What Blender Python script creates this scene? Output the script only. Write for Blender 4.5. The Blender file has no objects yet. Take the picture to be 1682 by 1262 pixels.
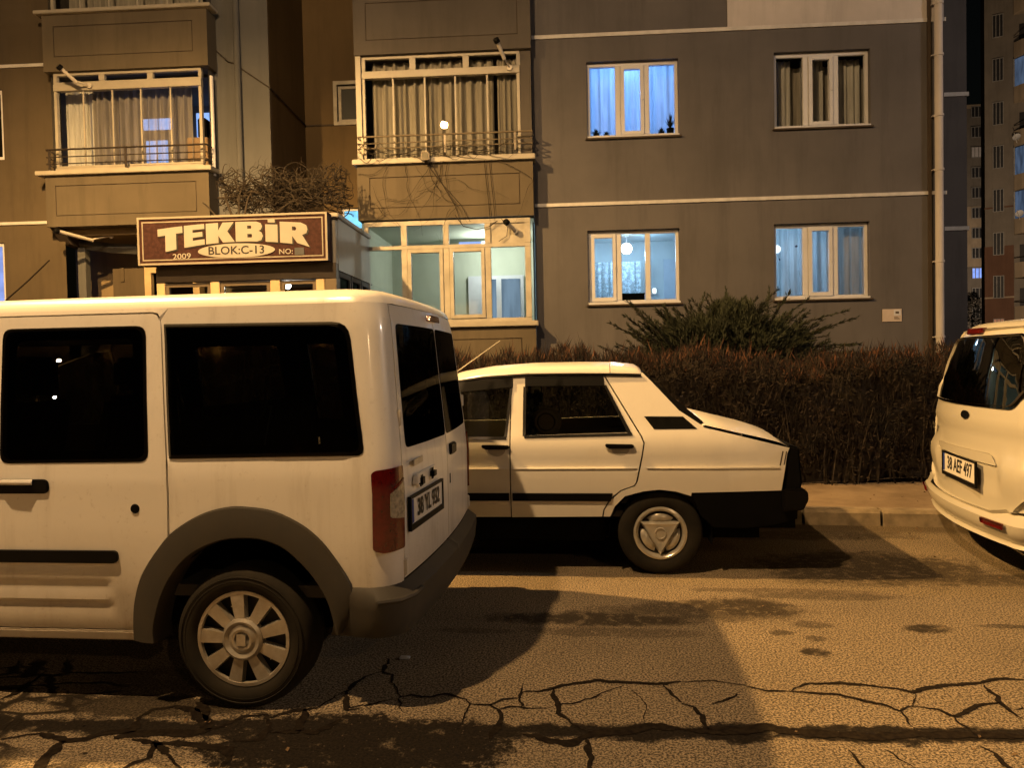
# strengths of the street lamps and added fill lights (watts), of the night sky and the exposure
LA, LB, LC, LD, LE = 6300.0, 2600.0, 640.0, 16000.0, 1700.0
SKY = 0.0012
EXPO = 0.45
import bpy, bmesh, math, random
from mathutils import Vector, Matrix
from mathutils.geometry import delaunay_2d_cdt
random.seed(11)
PI = math.pi
R = math.radians
scene = bpy.context.scene
COL = scene.collection
FAC = R(3.5)            # the block of flats stands turned 3.5 degrees against the street
BASE = {}

def S(t):
    t = max(0.0, min(1.0, t)); return t*t*(3-2*t)

def table(tab, z):
    if z <= tab[0][0]: return tab[0][1]
    for (a, p), (b, q) in zip(tab, tab[1:]):
        if z <= b: return p + (q-p)*(z-a)/(b-a)
    return tab[-1][1]

# ------------------------------------------------------------------ objects
def tag(o, label=None, cat=None, group=None, kind=None):
    if label: o['label'] = label
    if cat: o['category'] = cat
    if group: o['group'] = group
    if kind: o['kind'] = kind
    return o

def place(o, base, ang):
    b = Matrix.Rotation(ang, 4, 'Z') @ Vector(base)
    o.location = b; o.rotation_euler = (0, 0, ang)
    BASE[o.name] = Vector(base)

def thing(name, label, cat, base=(0, 0, 0), ang=0.0, group=None):
    o = bpy.data.objects.new(name, None); COL.objects.link(o)
    o.empty_display_size = 0.2
    place(o, base, ang)
    return tag(o, label, cat, group)

def root_base(o):
    while o.parent: o = o.parent
    return BASE[o.name]

class MB:
    def __init__(s): s.v = []; s.f = []
    def add(s, vs, fs):
        n = len(s.v); s.v += [Vector(p) for p in vs]; s.f += [tuple(i+n for i in f) for f in fs]; return s
    def box(s, a, b):
        x0, x1 = sorted((a[0], b[0])); y0, y1 = sorted((a[1], b[1])); z0, z1 = sorted((a[2], b[2]))
        return s.add([(x0,y0,z0),(x1,y0,z0),(x1,y1,z0),(x0,y1,z0),(x0,y0,z1),(x1,y0,z1),(x1,y1,z1),(x0,y1,z1)],
                     [(0,3,2,1),(4,5,6,7),(0,1,5,4),(1,2,6,5),(2,3,7,6),(3,0,4,7)])
    def bar(s, p, q, w, h, up=(0, 0, 1)):
        p = Vector(p); q = Vector(q); d = (q-p).normalized(); up = Vector(up)
        a = d.cross(up)
        if a.length < 1e-4: a = d.cross(Vector((1, 0, 0)))
        a.normalize(); b = a.cross(d).normalized(); a *= w/2; b *= h/2
        vs = [p-a-b, p+a-b, p+a+b, p-a+b, q-a-b, q+a-b, q+a+b, q-a+b]
        return s.add(vs, [(0,3,2,1),(4,5,6,7),(0,1,5,4),(1,2,6,5),(2,3,7,6),(3,0,4,7)])
    def tube(s, pts, r, n=8, cap=True):
        pts = [Vector(p) for p in pts]; m = len(pts)
        rs = r if isinstance(r, (list, tuple)) else [r]*m
        n0 = len(s.v); ref = None
        for i, p in enumerate(pts):
            d = (pts[min(i+1, m-1)]-pts[max(i-1, 0)])
            d = d.normalized() if d.length > 1e-9 else Vector((0, 0, 1))
            if ref is None:
                ref = d.cross(Vector((0, 0, 1)))
                if ref.length < 1e-3: ref = d.cross(Vector((1, 0, 0)))
            a = (ref - d*ref.dot(d))
            if a.length < 1e-6: a = d.orthogonal()
            a.normalize(); ref = a; b = d.cross(a)
            for k in range(n):
                t = 2*PI*k/n; s.v.append(p + (a*math.cos(t)+b*math.sin(t))*rs[i])
        for i in range(m-1):
            for k in range(n):
                k2 = (k+1) % n
                s.f.append((n0+i*n+k, n0+i*n+k2, n0+(i+1)*n+k2, n0+(i+1)*n+k))
        if cap:
            s.f.append(tuple(n0+k for k in reversed(range(n)))); s.f.append(tuple(n0+(m-1)*n+k for k in range(n)))
        return s
    def lathe(s, prof, c, axis=(0, 1, 0), n=32, closed=False):
        """prof: (radius, distance along axis)"""
        c = Vector(c); ax = Vector(axis).normalized(); a = ax.orthogonal().normalized(); b = ax.cross(a)
        n0 = len(s.v); m = len(prof)
        for k in range(n):
            t = 2*PI*k/n; d = a*math.cos(t)+b*math.sin(t)
            for r, h in prof: s.v.append(c+d*r+ax*h)
        for k in range(n):
            k2 = (k+1) % n
            for i in range(m if closed else m-1):
                j = (i+1) % m
                s.f.append((n0+k*m+i, n0+k2*m+i, n0+k2*m+j, n0+k*m+j))
        return s
    def ball(s, c, r, n=12, sc=(1, 1, 1)):
        c = Vector(c); n0 = len(s.v); m = n//2
        for i in range(m+1):
            t = PI*i/m
            for k in range(n):
                p = 2*PI*k/n
                s.v.append(c+Vector((r*sc[0]*math.sin(t)*math.cos(p), r*sc[1]*math.sin(t)*math.sin(p), r*sc[2]*math.cos(t))))
        for i in range(m):
            for k in range(n):
                k2 = (k+1) % n; s.f.append((n0+i*n+k, n0+(i+1)*n+k, n0+(i+1)*n+k2, n0+i*n+k2))
        return s
    def prism(s, poly, f0, f1):
        """poly 2-D outline; f0, f1 map (a, b) to the two end faces"""
        n = len(poly); n0 = len(s.v)
        s.v += [Vector(f0(*p)) for p in poly] + [Vector(f1(*p)) for p in poly]
        s.f.append(tuple(n0+i for i in range(n))); s.f.append(tuple(n0+n+i for i in reversed(range(n))))
        for i in range(n):
            j = (i+1) % n; s.f.append((n0+i, n0+n+i, n0+n+j, n0+j))
        return s
    def mirror_y(s, y0=0.0):
        n = len(s.v); s.v += [Vector((p.x, 2*y0-p.y, p.z)) for p in s.v]
        s.f += [tuple(i+n for i in reversed(f)) for f in s.f]; return s
    def xf(s, fn):
        s.v = [Vector(fn(p)) for p in s.v]; return s
    def build(s, name, mat, parent=None, base=None, ang=0.0, smooth=False, bevel=0, angle=40, merge=True):
        me = bpy.data.meshes.new(name)
        if parent is not None: off = root_base(parent)
        elif base is not None: off = Vector(base)
        else:
            xs = [p.x for p in s.v]; ys = [p.y for p in s.v]
            off = Vector(((min(xs)+max(xs))/2, (min(ys)+max(ys))/2, min(p.z for p in s.v)))
        me.from_pydata([p-off for p in s.v], [], s.f); me.validate()
        bm = bmesh.new(); bm.from_mesh(me)
        if merge: bmesh.ops.remove_doubles(bm, verts=bm.verts, dist=2e-5)
        bmesh.ops.recalc_face_normals(bm, faces=bm.faces)
        if bevel:
            es = [e for e in bm.edges if len(e.link_faces) == 2 and e.calc_face_angle(0) > 0.6]
            bmesh.ops.bevel(bm, geom=es, offset=bevel, segments=2, affect='EDGES', clamp_overlap=True)
        bm.to_mesh(me); bm.free()
        if smooth:
            me.polygons.foreach_set('use_smooth', [True]*len(me.polygons)); me.set_sharp_from_angle(angle=R(angle))
        me.materials.append(mat)
        o = bpy.data.objects.new(name, me); COL.objects.link(o)
        if parent is not None: o.parent = parent
        else: place(o, off, ang)
        return o

def inside(p, poly):
    x, y = p; c = False; j = len(poly)-1
    for i in range(len(poly)):
        xi, yi = poly[i]; xj, yj = poly[j]
        if (yi > y) != (yj > y) and x < (xj-xi)*(y-yi)/(yj-yi)+xi: c = not c
        j = i
    return c

def dens(poly, step):
    out = []
    for i, p in enumerate(poly):
        q = poly[(i+1) % len(poly)]; L = math.hypot(q[0]-p[0], q[1]-p[1]); n = max(1, int(math.ceil(L/step)))
        for k in range(n): out.append((p[0]+(q[0]-p[0])*k/n, p[1]+(q[1]-p[1])*k/n))
    return out

def rnd(poly, r, n=4):
    """round the corners of an outline; r is one radius or one for each corner"""
    out = []; m = len(poly); rs = r if isinstance(r, (list, tuple)) else [r]*m
    for i in range(m):
        p = Vector(poly[i]); a = Vector(poly[i-1])-p; b = Vector(poly[(i+1) % m])-p
        rr = min(rs[i], a.length*.45, b.length*.45)
        if rr < 1e-5: out.append(tuple(p)); continue
        a = p+a.normalized()*rr; b = p+b.normalized()*rr
        for k in range(n+1):
            t = k/n; q = a*(1-t)**2+p*2*t*(1-t)+b*t*t; out.append((q.x, q.y))
    return out

def cdt(outline, holes=(), step=.05, fine=None):
    """triangulate an outline with holes, with points inside on a grid"""
    loops = [dens(outline, fine or step)] + [dens(h, fine or step) for h in holes]
    pts = []; edges = []
    for lp in loops:
        n0 = len(pts); pts += lp; edges += [(n0+i, n0+(i+1) % len(lp)) for i in range(len(lp))]
    xs = [p[0] for p in loops[0]]; ys = [p[1] for p in loops[0]]
    nx = int((max(xs)-min(xs))/step)+1; ny = int((max(ys)-min(ys))/step)+1
    near = step*.45
    cells = {}
    for p in pts: cells.setdefault((int(p[0]//step), int(p[1]//step)), []).append(p)
    for i in range(nx+1):
        for j in range(ny+1):
            p = (min(xs)+step*(i+.5*(j % 2)), min(ys)+step*j)
            if not inside(p, loops[0]) or any(inside(p, h) for h in loops[1:]): continue
            cx, cy = int(p[0]//step), int(p[1]//step); ok = True
            for a in (-1, 0, 1):
                for b in (-1, 0, 1):
                    for q in cells.get((cx+a, cy+b), ()):
                        if abs(q[0]-p[0]) < near and abs(q[1]-p[1]) < near: ok = False
            if ok: pts.append(p)
    r = delaunay_2d_cdt([Vector(p) for p in pts], edges, [], 0, 1e-6)
    V = [tuple(v) for v in r[0]]; T = []
    for t in r[2]:
        c = (sum(V[i][0] for i in t)/len(t), sum(V[i][1] for i in t)/len(t))
        if inside(c, loops[0]) and not any(inside(c, h) for h in loops[1:]): T.append(tuple(t))
    return V, T

def panel(mb, outline, fn, holes=(), step=.05, fine=None, rim=0.0, thick=False):
    """a sheet over the outline, mapped into space by fn(a, b); rim turns its edges inward by that depth"""
    V, T = cdt(outline, holes, step, fine)
    P = [Vector(fn(*v)) for v in V]; n0 = len(mb.v)
    mb.v += P; mb.f += [tuple(i+n0 for i in t) for t in T]
    if rim:
        e = 1e-3
        cnt = {}
        for t in T:
            for i in range(len(t)):
                a, b = t[i], t[(i+1) % len(t)]; k = (min(a, b), max(a, b)); cnt[k] = cnt.get(k, 0)+1
        border = [k for k, c in cnt.items() if c == 1]; low = {}
        def inner(i):
            if i not in low:
                a, b = V[i]; p = P[i]
                n = (Vector(fn(a+e, b))-p).cross(Vector(fn(a, b+e))-p)
                n = n.normalized() if n.length > 1e-12 else Vector((0, -1, 0))
                low[i] = len(mb.v); mb.v.append(p-n*rim)
            return low[i]
        for a, b in border: mb.f.append((n0+a, n0+b, inner(b), inner(a)))
        if thick:
            for i in range(len(V)): inner(i)
            mb.f += [tuple(low[i] for i in reversed(t)) for t in T]
    return mb

def text_mb(body, size, fn, bold=0.0, wide=1.0, depth=0.002, shear=0.0):
    """lettering; fn maps (a, b, height above the face) into space; a, b centred"""
    cu = bpy.data.curves.new('lettering', 'FONT'); cu.body = body; cu.size = size; cu.align_x = 'CENTER'; cu.align_y = 'CENTER'
    cu.extrude = depth/2; cu.offset = bold; cu.resolution_u = 3; cu.shear = shear
    o = bpy.data.objects.new('lettering', cu); COL.objects.link(o)
    dg = bpy.context.evaluated_depsgraph_get()
    me = bpy.data.meshes.new_from_object(o.evaluated_get(dg))
    mb = MB()
    mb.add([fn(v.co.x*wide, v.co.y, v.co.z+depth/2) for v in me.vertices], [tuple(p.vertices) for p in me.polygons])
    bpy.data.objects.remove(o); bpy.data.curves.remove(cu); bpy.data.meshes.remove(me)
    return mb

# ------------------------------------------------------------------ materials
def mat(name):
    m = bpy.data.materials.new(name); m.use_nodes = True
    nt = m.node_tree; return m, nt, nt.nodes, nt.links, nt.nodes['Principled BSDF']

def noise(nt, scale, detail=4, rough=.55, vec=None, dim='3D'):
    n = nt.nodes.new('ShaderNodeTexNoise'); n.noise_dimensions = dim
    n.inputs['Scale'].default_value = scale; n.inputs['Detail'].default_value = detail; n.inputs['Roughness'].default_value = rough
    if vec is not None: nt.links.new(vec, n.inputs['Vector'])
    return n.outputs['Fac']

def math_(nt, op, a, b=None, clamp=False):
    n = nt.nodes.new('ShaderNodeMath'); n.operation = op; n.use_clamp = clamp
    for i, x in enumerate((a, b)):
        if x is None: continue
        if isinstance(x, (int, float)): n.inputs[i].default_value = x
        else: nt.links.new(x, n.inputs[i])
    return n.outputs[0]

def ramp(nt, x, lo, hi, a=0.0, b=1.0):
    n = nt.nodes.new('ShaderNodeMapRange'); n.interpolation_type = 'SMOOTHSTEP'
    nt.links.new(x, n.inputs[0])
    for i, k in zip((1, 2, 3, 4), (lo, hi, a, b)): n.inputs[i].default_value = k
    return n.outputs[0]

def mixc(nt, f, a, b):
    n = nt.nodes.new('ShaderNodeMix'); n.data_type = 'RGBA'
    if isinstance(f, (int, float)): n.inputs[0].default_value = f
    else: nt.links.new(f, n.inputs[0])
    for i, x in ((6, a), (7, b)):
        if isinstance(x, (tuple, list)): n.inputs[i].default_value = (*x[:3], 1)
        else: nt.links.new(x, n.inputs[i])
    return n.outputs[2]

def bump(nt, h, strength, dist=.01):
    n = nt.nodes.new('ShaderNodeBump'); n.inputs['Strength'].default_value = strength; n.inputs['Distance'].default_value = dist
    nt.links.new(h, n.inputs['Height']); return n.outputs[0]

def coords(nt, scale=(1, 1, 1), kind='Object'):
    t = nt.nodes.new('ShaderNodeTexCoord'); m = nt.nodes.new('ShaderNodeMapping'); m.inputs['Scale'].default_value = scale
    nt.links.new(t.outputs[kind], m.inputs['Vector']); return m.outputs['Vector']

def simple(name, col, rough=.6, metal=0.0, coat=0.0, var=.12, vscale=3.0, bscale=0, bstr=.15, bdist=.004, col2=None, stretch=(1, 1, 1), spec=.5):
    m, nt, N, L, P = mat(name)
    v = coords(nt, stretch)
    f = noise(nt, vscale, 5, .6, v)
    f = ramp(nt, f, .3, .72)
    c2 = col2 or tuple(max(0, c*(1-var*2)) for c in col)
    L.new(mixc(nt, f, c2, col), P.inputs['Base Color'])
    P.inputs['Roughness'].default_value = rough; P.inputs['Metallic'].default_value = metal
    P.inputs['Coat Weight'].default_value = coat; P.inputs['Coat Roughness'].default_value = .06
    P.inputs['Specular IOR Level'].default_value = spec
    if bscale: L.new(bump(nt, noise(nt, bscale, 4, .6, v), bstr, bdist), P.inputs['Normal'])
    return m

def glass(name, tint=(.9, .92, .92), gloss=1.0, rough=.0, base=.05):
    """a thin pane: clear or tinted, mirroring more at a slant"""
    m, nt, N, L, P = mat(name); N.remove(P)
    out = N['Material Output']
    t = N.new('ShaderNodeBsdfTransparent'); t.inputs[0].default_value = (*tint, 1)
    g = N.new('ShaderNodeBsdfGlossy'); g.inputs['Roughness'].default_value = rough; g.inputs['Color'].default_value = (gloss, gloss, gloss, 1)
    fr = N.new('ShaderNodeFresnel'); fr.inputs['IOR'].default_value = 1.5
    f = math_(nt, 'ADD', fr.outputs[0], base, True)
    mx = N.new('ShaderNodeMixShader'); L.new(f, mx.inputs[0]); L.new(t.outputs[0], mx.inputs[1]); L.new(g.outputs[0], mx.inputs[2])
    L.new(mx.outputs[0], out.inputs['Surface']); return m

def emit(name, col, strength, var=0.0, vscale=4, stretch=(1, 1, 1)):
    m, nt, N, L, P = mat(name); N.remove(P)
    e = N.new('ShaderNodeEmission'); e.inputs['Strength'].default_value = strength; e.inputs['Color'].default_value = (*col, 1)
    if var:
        f = ramp(nt, noise(nt, vscale, 3, .5, coords(nt, stretch)), .3, .7)
        L.new(mixc(nt, f, tuple(c*(1-var) for c in col), col), e.inputs['Color'])
    L.new(e.outputs[0], N['Material Output'].inputs['Surface']); return m

def cloth(name, col, trans=.4, see=.12, spots=False, lace=False):
    """a sheer curtain: part diffuse, part translucent, part open weave"""
    m, nt, N, L, P = mat(name); N.remove(P)
    d = N.new('ShaderNodeBsdfDiffuse'); t = N.new('ShaderNodeBsdfTranslucent'); o = N.new('ShaderNodeBsdfTransparent')
    v = coords(nt, (6, 6, .5)); f = ramp(nt, noise(nt, 3.0, 4, .6, v), .3, .7)
    c = mixc(nt, f, tuple(x*.75 for x in col), col)
    if spots:
        vo = N.new('ShaderNodeTexVoronoi'); vo.inputs['Scale'].default_value = 5.5; vo.inputs['Randomness'].default_value = .55
        L.new(coords(nt, (1, .02, 1)), vo.inputs['Vector']); c = mixc(nt, ramp(nt, vo.outputs['Distance'], .10, .14), (.06, .05, .07), c)
    L.new(c, d.inputs[0]); L.new(c, t.inputs[0])
    a = N.new('ShaderNodeMixShader'); a.inputs[0].default_value = trans; L.new(d.outputs[0], a.inputs[1]); L.new(t.outputs[0], a.inputs[2])
    b = N.new('ShaderNodeMixShader'); b.inputs[0].default_value = see; L.new(a.outputs[0], b.inputs[1]); L.new(o.outputs[0], b.inputs[2])
    if lace:
        h = ramp(nt, noise(nt, 14, 3, .7, coords(nt, (1, .05, 1))), .46, .56, .05, .75); L.new(h, b.inputs[0])
    L.new(b.outputs[0], N['Material Output'].inputs['Surface']); return m

def stucco(name, col, stain=.4):
    m, nt, N, L, P = mat(name)
    v = coords(nt)
    big = ramp(nt, noise(nt, .7, 4, .6, v), .3, .7); st = ramp(nt, noise(nt, 1.6, 7, .7, coords(nt, (1.9, 1.9, .22))), .46, .66)
    fine = noise(nt, 60, 3, .6, v)
    c = mixc(nt, big, tuple(x*(1-stain*.5) for x in col), col)
    c = mixc(nt, math_(nt, 'MULTIPLY', st, stain), c, tuple(x*.58 for x in col))
    L.new(c, P.inputs['Base Color']); P.inputs['Roughness'].default_value = .9; P.inputs['Specular IOR Level'].default_value = .2
    L.new(bump(nt, fine, .25, .004), P.inputs['Normal']); return m

def paint(name, col, dirt=.25, dirtcol=(.22, .17, .11), rough=.32, low=.55):
    """car paint with a clear coat, road dust low down and faint vertical run marks"""
    m, nt, N, L, P = mat(name)
    tc = N.new('ShaderNodeTexCoord'); sx = N.new('ShaderNodeSeparateXYZ'); L.new(tc.outputs['Object'], sx.inputs[0])
    run = ramp(nt, noise(nt, 3.2, 6, .65, coords(nt, (3, 3, .3))), .5, .8)
    spk = ramp(nt, noise(nt, 38, 4, .7, coords(nt)), .58, .75)
    lo = ramp(nt, math_(nt, 'ADD', sx.outputs[2], math_(nt, 'MULTIPLY', noise(nt, 4, 5, .65, coords(nt)), .25)), low+.35, low-.15)
    f = math_(nt, 'ADD', math_(nt, 'MULTIPLY', run, .35), math_(nt, 'MULTIPLY', lo, 1.0))
    f = math_(nt, 'ADD', f, math_(nt, 'MULTIPLY', spk, .25))
    f = math_(nt, 'MULTIPLY', f, dirt, True)
    L.new(mixc(nt, f, col, dirtcol), P.inputs['Base Color'])
    L.new(math_(nt, 'ADD', math_(nt, 'MULTIPLY', f, .5), rough), P.inputs['Roughness'])
    P.inputs['Coat Weight'].default_value = .38; P.inputs['Coat Roughness'].default_value = .1
    L.new(bump(nt, noise(nt, 2.5, 2, .5, coords(nt)), .04, .02), P.inputs['Normal'])
    return m

M = {}
M['wall'] = stucco('stucco_taupe', (.118, .114, .124)); M['wall_left'] = stucco('stucco_ochre', (.092, .074, .052))
M['bay'] = stucco('stucco_bay', (.115, .098, .074)); M['bay_up'] = stucco('stucco_bay_grey', (.098, .090, .085))
M['pale'] = stucco('stucco_pale', (.52, .50, .52)); M['grey'] = stucco('stucco_light_grey', (.11, .115, .125)); M['groove'] = simple('shadow_joint', (.06, .045, .035), .9)
M['recess'] = stucco('stucco_recess', (.135, .098, .056)); M['under'] = stucco('stucco_undercroft', (.26, .20, .12)); M['rail_mid'] = simple('brown_rail', (.20, .17, .13), .4, metal=.3)
M['white'] = simple('white_trim', (.55, .55, .57), .6, var=.1, vscale=6)
M['pvc'] = simple('window_white_plastic', (.57, .59, .66), .4, var=.05, vscale=4); M['pvc_old'] = simple('painted_timber', (.42, .40, .36), .55, var=.14, vscale=5)
M['alu'] = simple('glazing_frame_cream', (.36, .34, .30), .45, var=.08); M['rail'] = simple('dark_railing', (.05, .04, .035), .35, metal=.4); M['steel'] = simple('steel_rail', (.55, .5, .42), .22, metal=.9)
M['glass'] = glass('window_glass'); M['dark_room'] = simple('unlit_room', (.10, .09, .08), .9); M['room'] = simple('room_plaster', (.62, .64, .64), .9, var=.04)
M['room_green'] = simple('room_plaster_grey_green', (.50, .54, .46), .9, var=.04)
M['curtain'] = cloth('curtain_cream', (.46, .43, .39), .15, .05); M['curtain_grey'] = cloth('curtain_grey', (.82, .82, .82), .2, .06)
M['sheer'] = cloth('sheer_curtain', (.75, .78, .85), .75, .10); M['spotted'] = cloth('spotted_curtain', (.62, .64, .68), .6, .14, spots=True); M['lace'] = cloth('lace_curtain', (.70, .76, .82), .5, .3, lace=True)
M['sheer_brown'] = cloth('sheer_brown_curtain', (.46, .43, .42), .2, .34)
M['black'] = simple('black_plastic', (.005, .005, .005), .45, var=.2, spec=.12); M['matt_black'] = simple('matt_black', (.004, .004, .004), .9, spec=.1)
M['grey_plastic'] = simple('grey_bumper_plastic', (.042, .039, .034), .62, var=.2, vscale=9, bscale=240, bstr=.12, bdist=.001, col2=(.050, .044, .035), spec=.3)
M['tyre'] = simple('tyre_rubber', (.014, .013, .011), .85, var=.25, vscale=7, bscale=90, bstr=.2, bdist=.002, col2=(.026, .022, .016), spec=.2)
M['hub'] = simple('silver_hubcap', (.50, .48, .44), .38, metal=.55, var=.12, vscale=12, col2=(.36, .32, .26)); M['hub_dark'] = simple('wheel_dark_steel', (.02, .018, .015), .6, metal=.4)
M['hub_bright'] = simple('polished_hubcap', (.60, .57, .50), .25, metal=.45, var=.1, vscale=14); M['chrome'] = simple('bright_trim', (.70, .68, .64), .16, metal=1.0, var=.03)
M['van'] = paint('van_white_paint', (.74, .72, .68), .75); M['sedan'] = paint('sedan_white_paint', (.74, .71, .64), .22, low=.35); M['mpv'] = paint('people_carrier_white_paint', (.47, .45, .39), .15, low=.3)
M['tint'] = glass('tinted_car_glass', (.17, .165, .15), .75, .0, .01); M['carglass'] = glass('car_glass', (.60, .62, .58), .8, .0, .01); M['darkglass'] = glass('privacy_glass', (.03, .03, .03), .07, .0, .0)
M['red'] = simple('red_lens', (.12, .006, .006), .12, coat=1, var=.2, vscale=30, bscale=120, bstr=.3, bdist=.002); M['clear'] = simple('clear_lens', (.42, .38, .30), .16, coat=1, var=.25, vscale=60, bscale=150, bstr=.5, bdist=.002)
M['trim'] = simple('car_interior', (.06, .055, .048), .85); M['seat'] = simple('car_seat_cloth', (.16, .145, .12), .9, var=.3, vscale=20); M['head'] = simple('beige_headrest', (.34, .27, .17), .9)
M['plate'] = simple('number_plate_white', (.72, .70, .66), .4, var=.05); M['plate_black'] = simple('plate_lettering', (.01, .01, .01), .5); M['plate_blue'] = simple('plate_blue_band', (.02, .05, .3), .5)
M['sign_brown'] = simple('sign_brown', (.052, .024, .022), .7, var=.2, vscale=20, spec=.08); M['sign_cream'] = simple('sign_cream', (.32, .30, .28), .6, var=.05, spec=.15); M['sign_frame'] = simple('sign_frame_cream', (.26, .235, .20), .45, var=.1)
M['porch'] = simple('porch_grey_panel', (.27, .26, .25), .55, var=.06, vscale=2); M['porch_frame'] = simple('porch_timber_cream', (.52, .40, .24), .5, var=.12); M['porch_dark'] = simple('porch_header_brown', (.10, .075, .05), .6)
M['twig'] = simple('vine_twigs', (.036, .026, .018), .9, var=.3, vscale=8); M['hedge'] = simple('dry_brown_hedge', (.020, .0105, .006), .9, col2=(.006, .004, .003), vscale=3)  # hedge colour deepened to carry the shade on its lower face
M['shoots'] = simple('hedge_shoots_lit_top', (.12, .046, .020), .9, col2=(.026, .012, .007), vscale=5)  # lighter copy of the hedge: lamplight on its top put into the colour
M['hedge_core'] = simple('hedge_inner_twigs', (.016, .011, .007), 1.0); M['juniper'] = simple('juniper_needles', (.026, .034, .017), .85, col2=(.009, .013, .007), vscale=4)
M['soil'] = simple('garden_soil', (.085, .062, .040), .95, vscale=2, bscale=12, bstr=.6, bdist=.03); M['camera_white'] = simple('camera_housing', (.55, .52, .48), .4)
M['kerb'] = simple('kerb_concrete', (.30, .24, .16), .9, var=.25, vscale=6, bscale=50, bstr=.4, bdist=.004); M['leaf'] = simple('dry_leaves', (.16, .10, .045), .8)
M['tower'] = stucco('tower_render', (.16, .14, .12)); M['tower_brown'] = stucco('tower_brown_render', (.115, .062, .042)); M['tower_pale'] = stucco('tower_pale_render', (.30, .24, .175))
M['carton'] = simple('brown_cupboard', (.32, .22, .14), .7); M['plant'] = simple('dark_pot_plant', (.012, .018, .010), .9); M['cable'] = simple('black_cable', (.02, .014, .01), .7)
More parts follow.
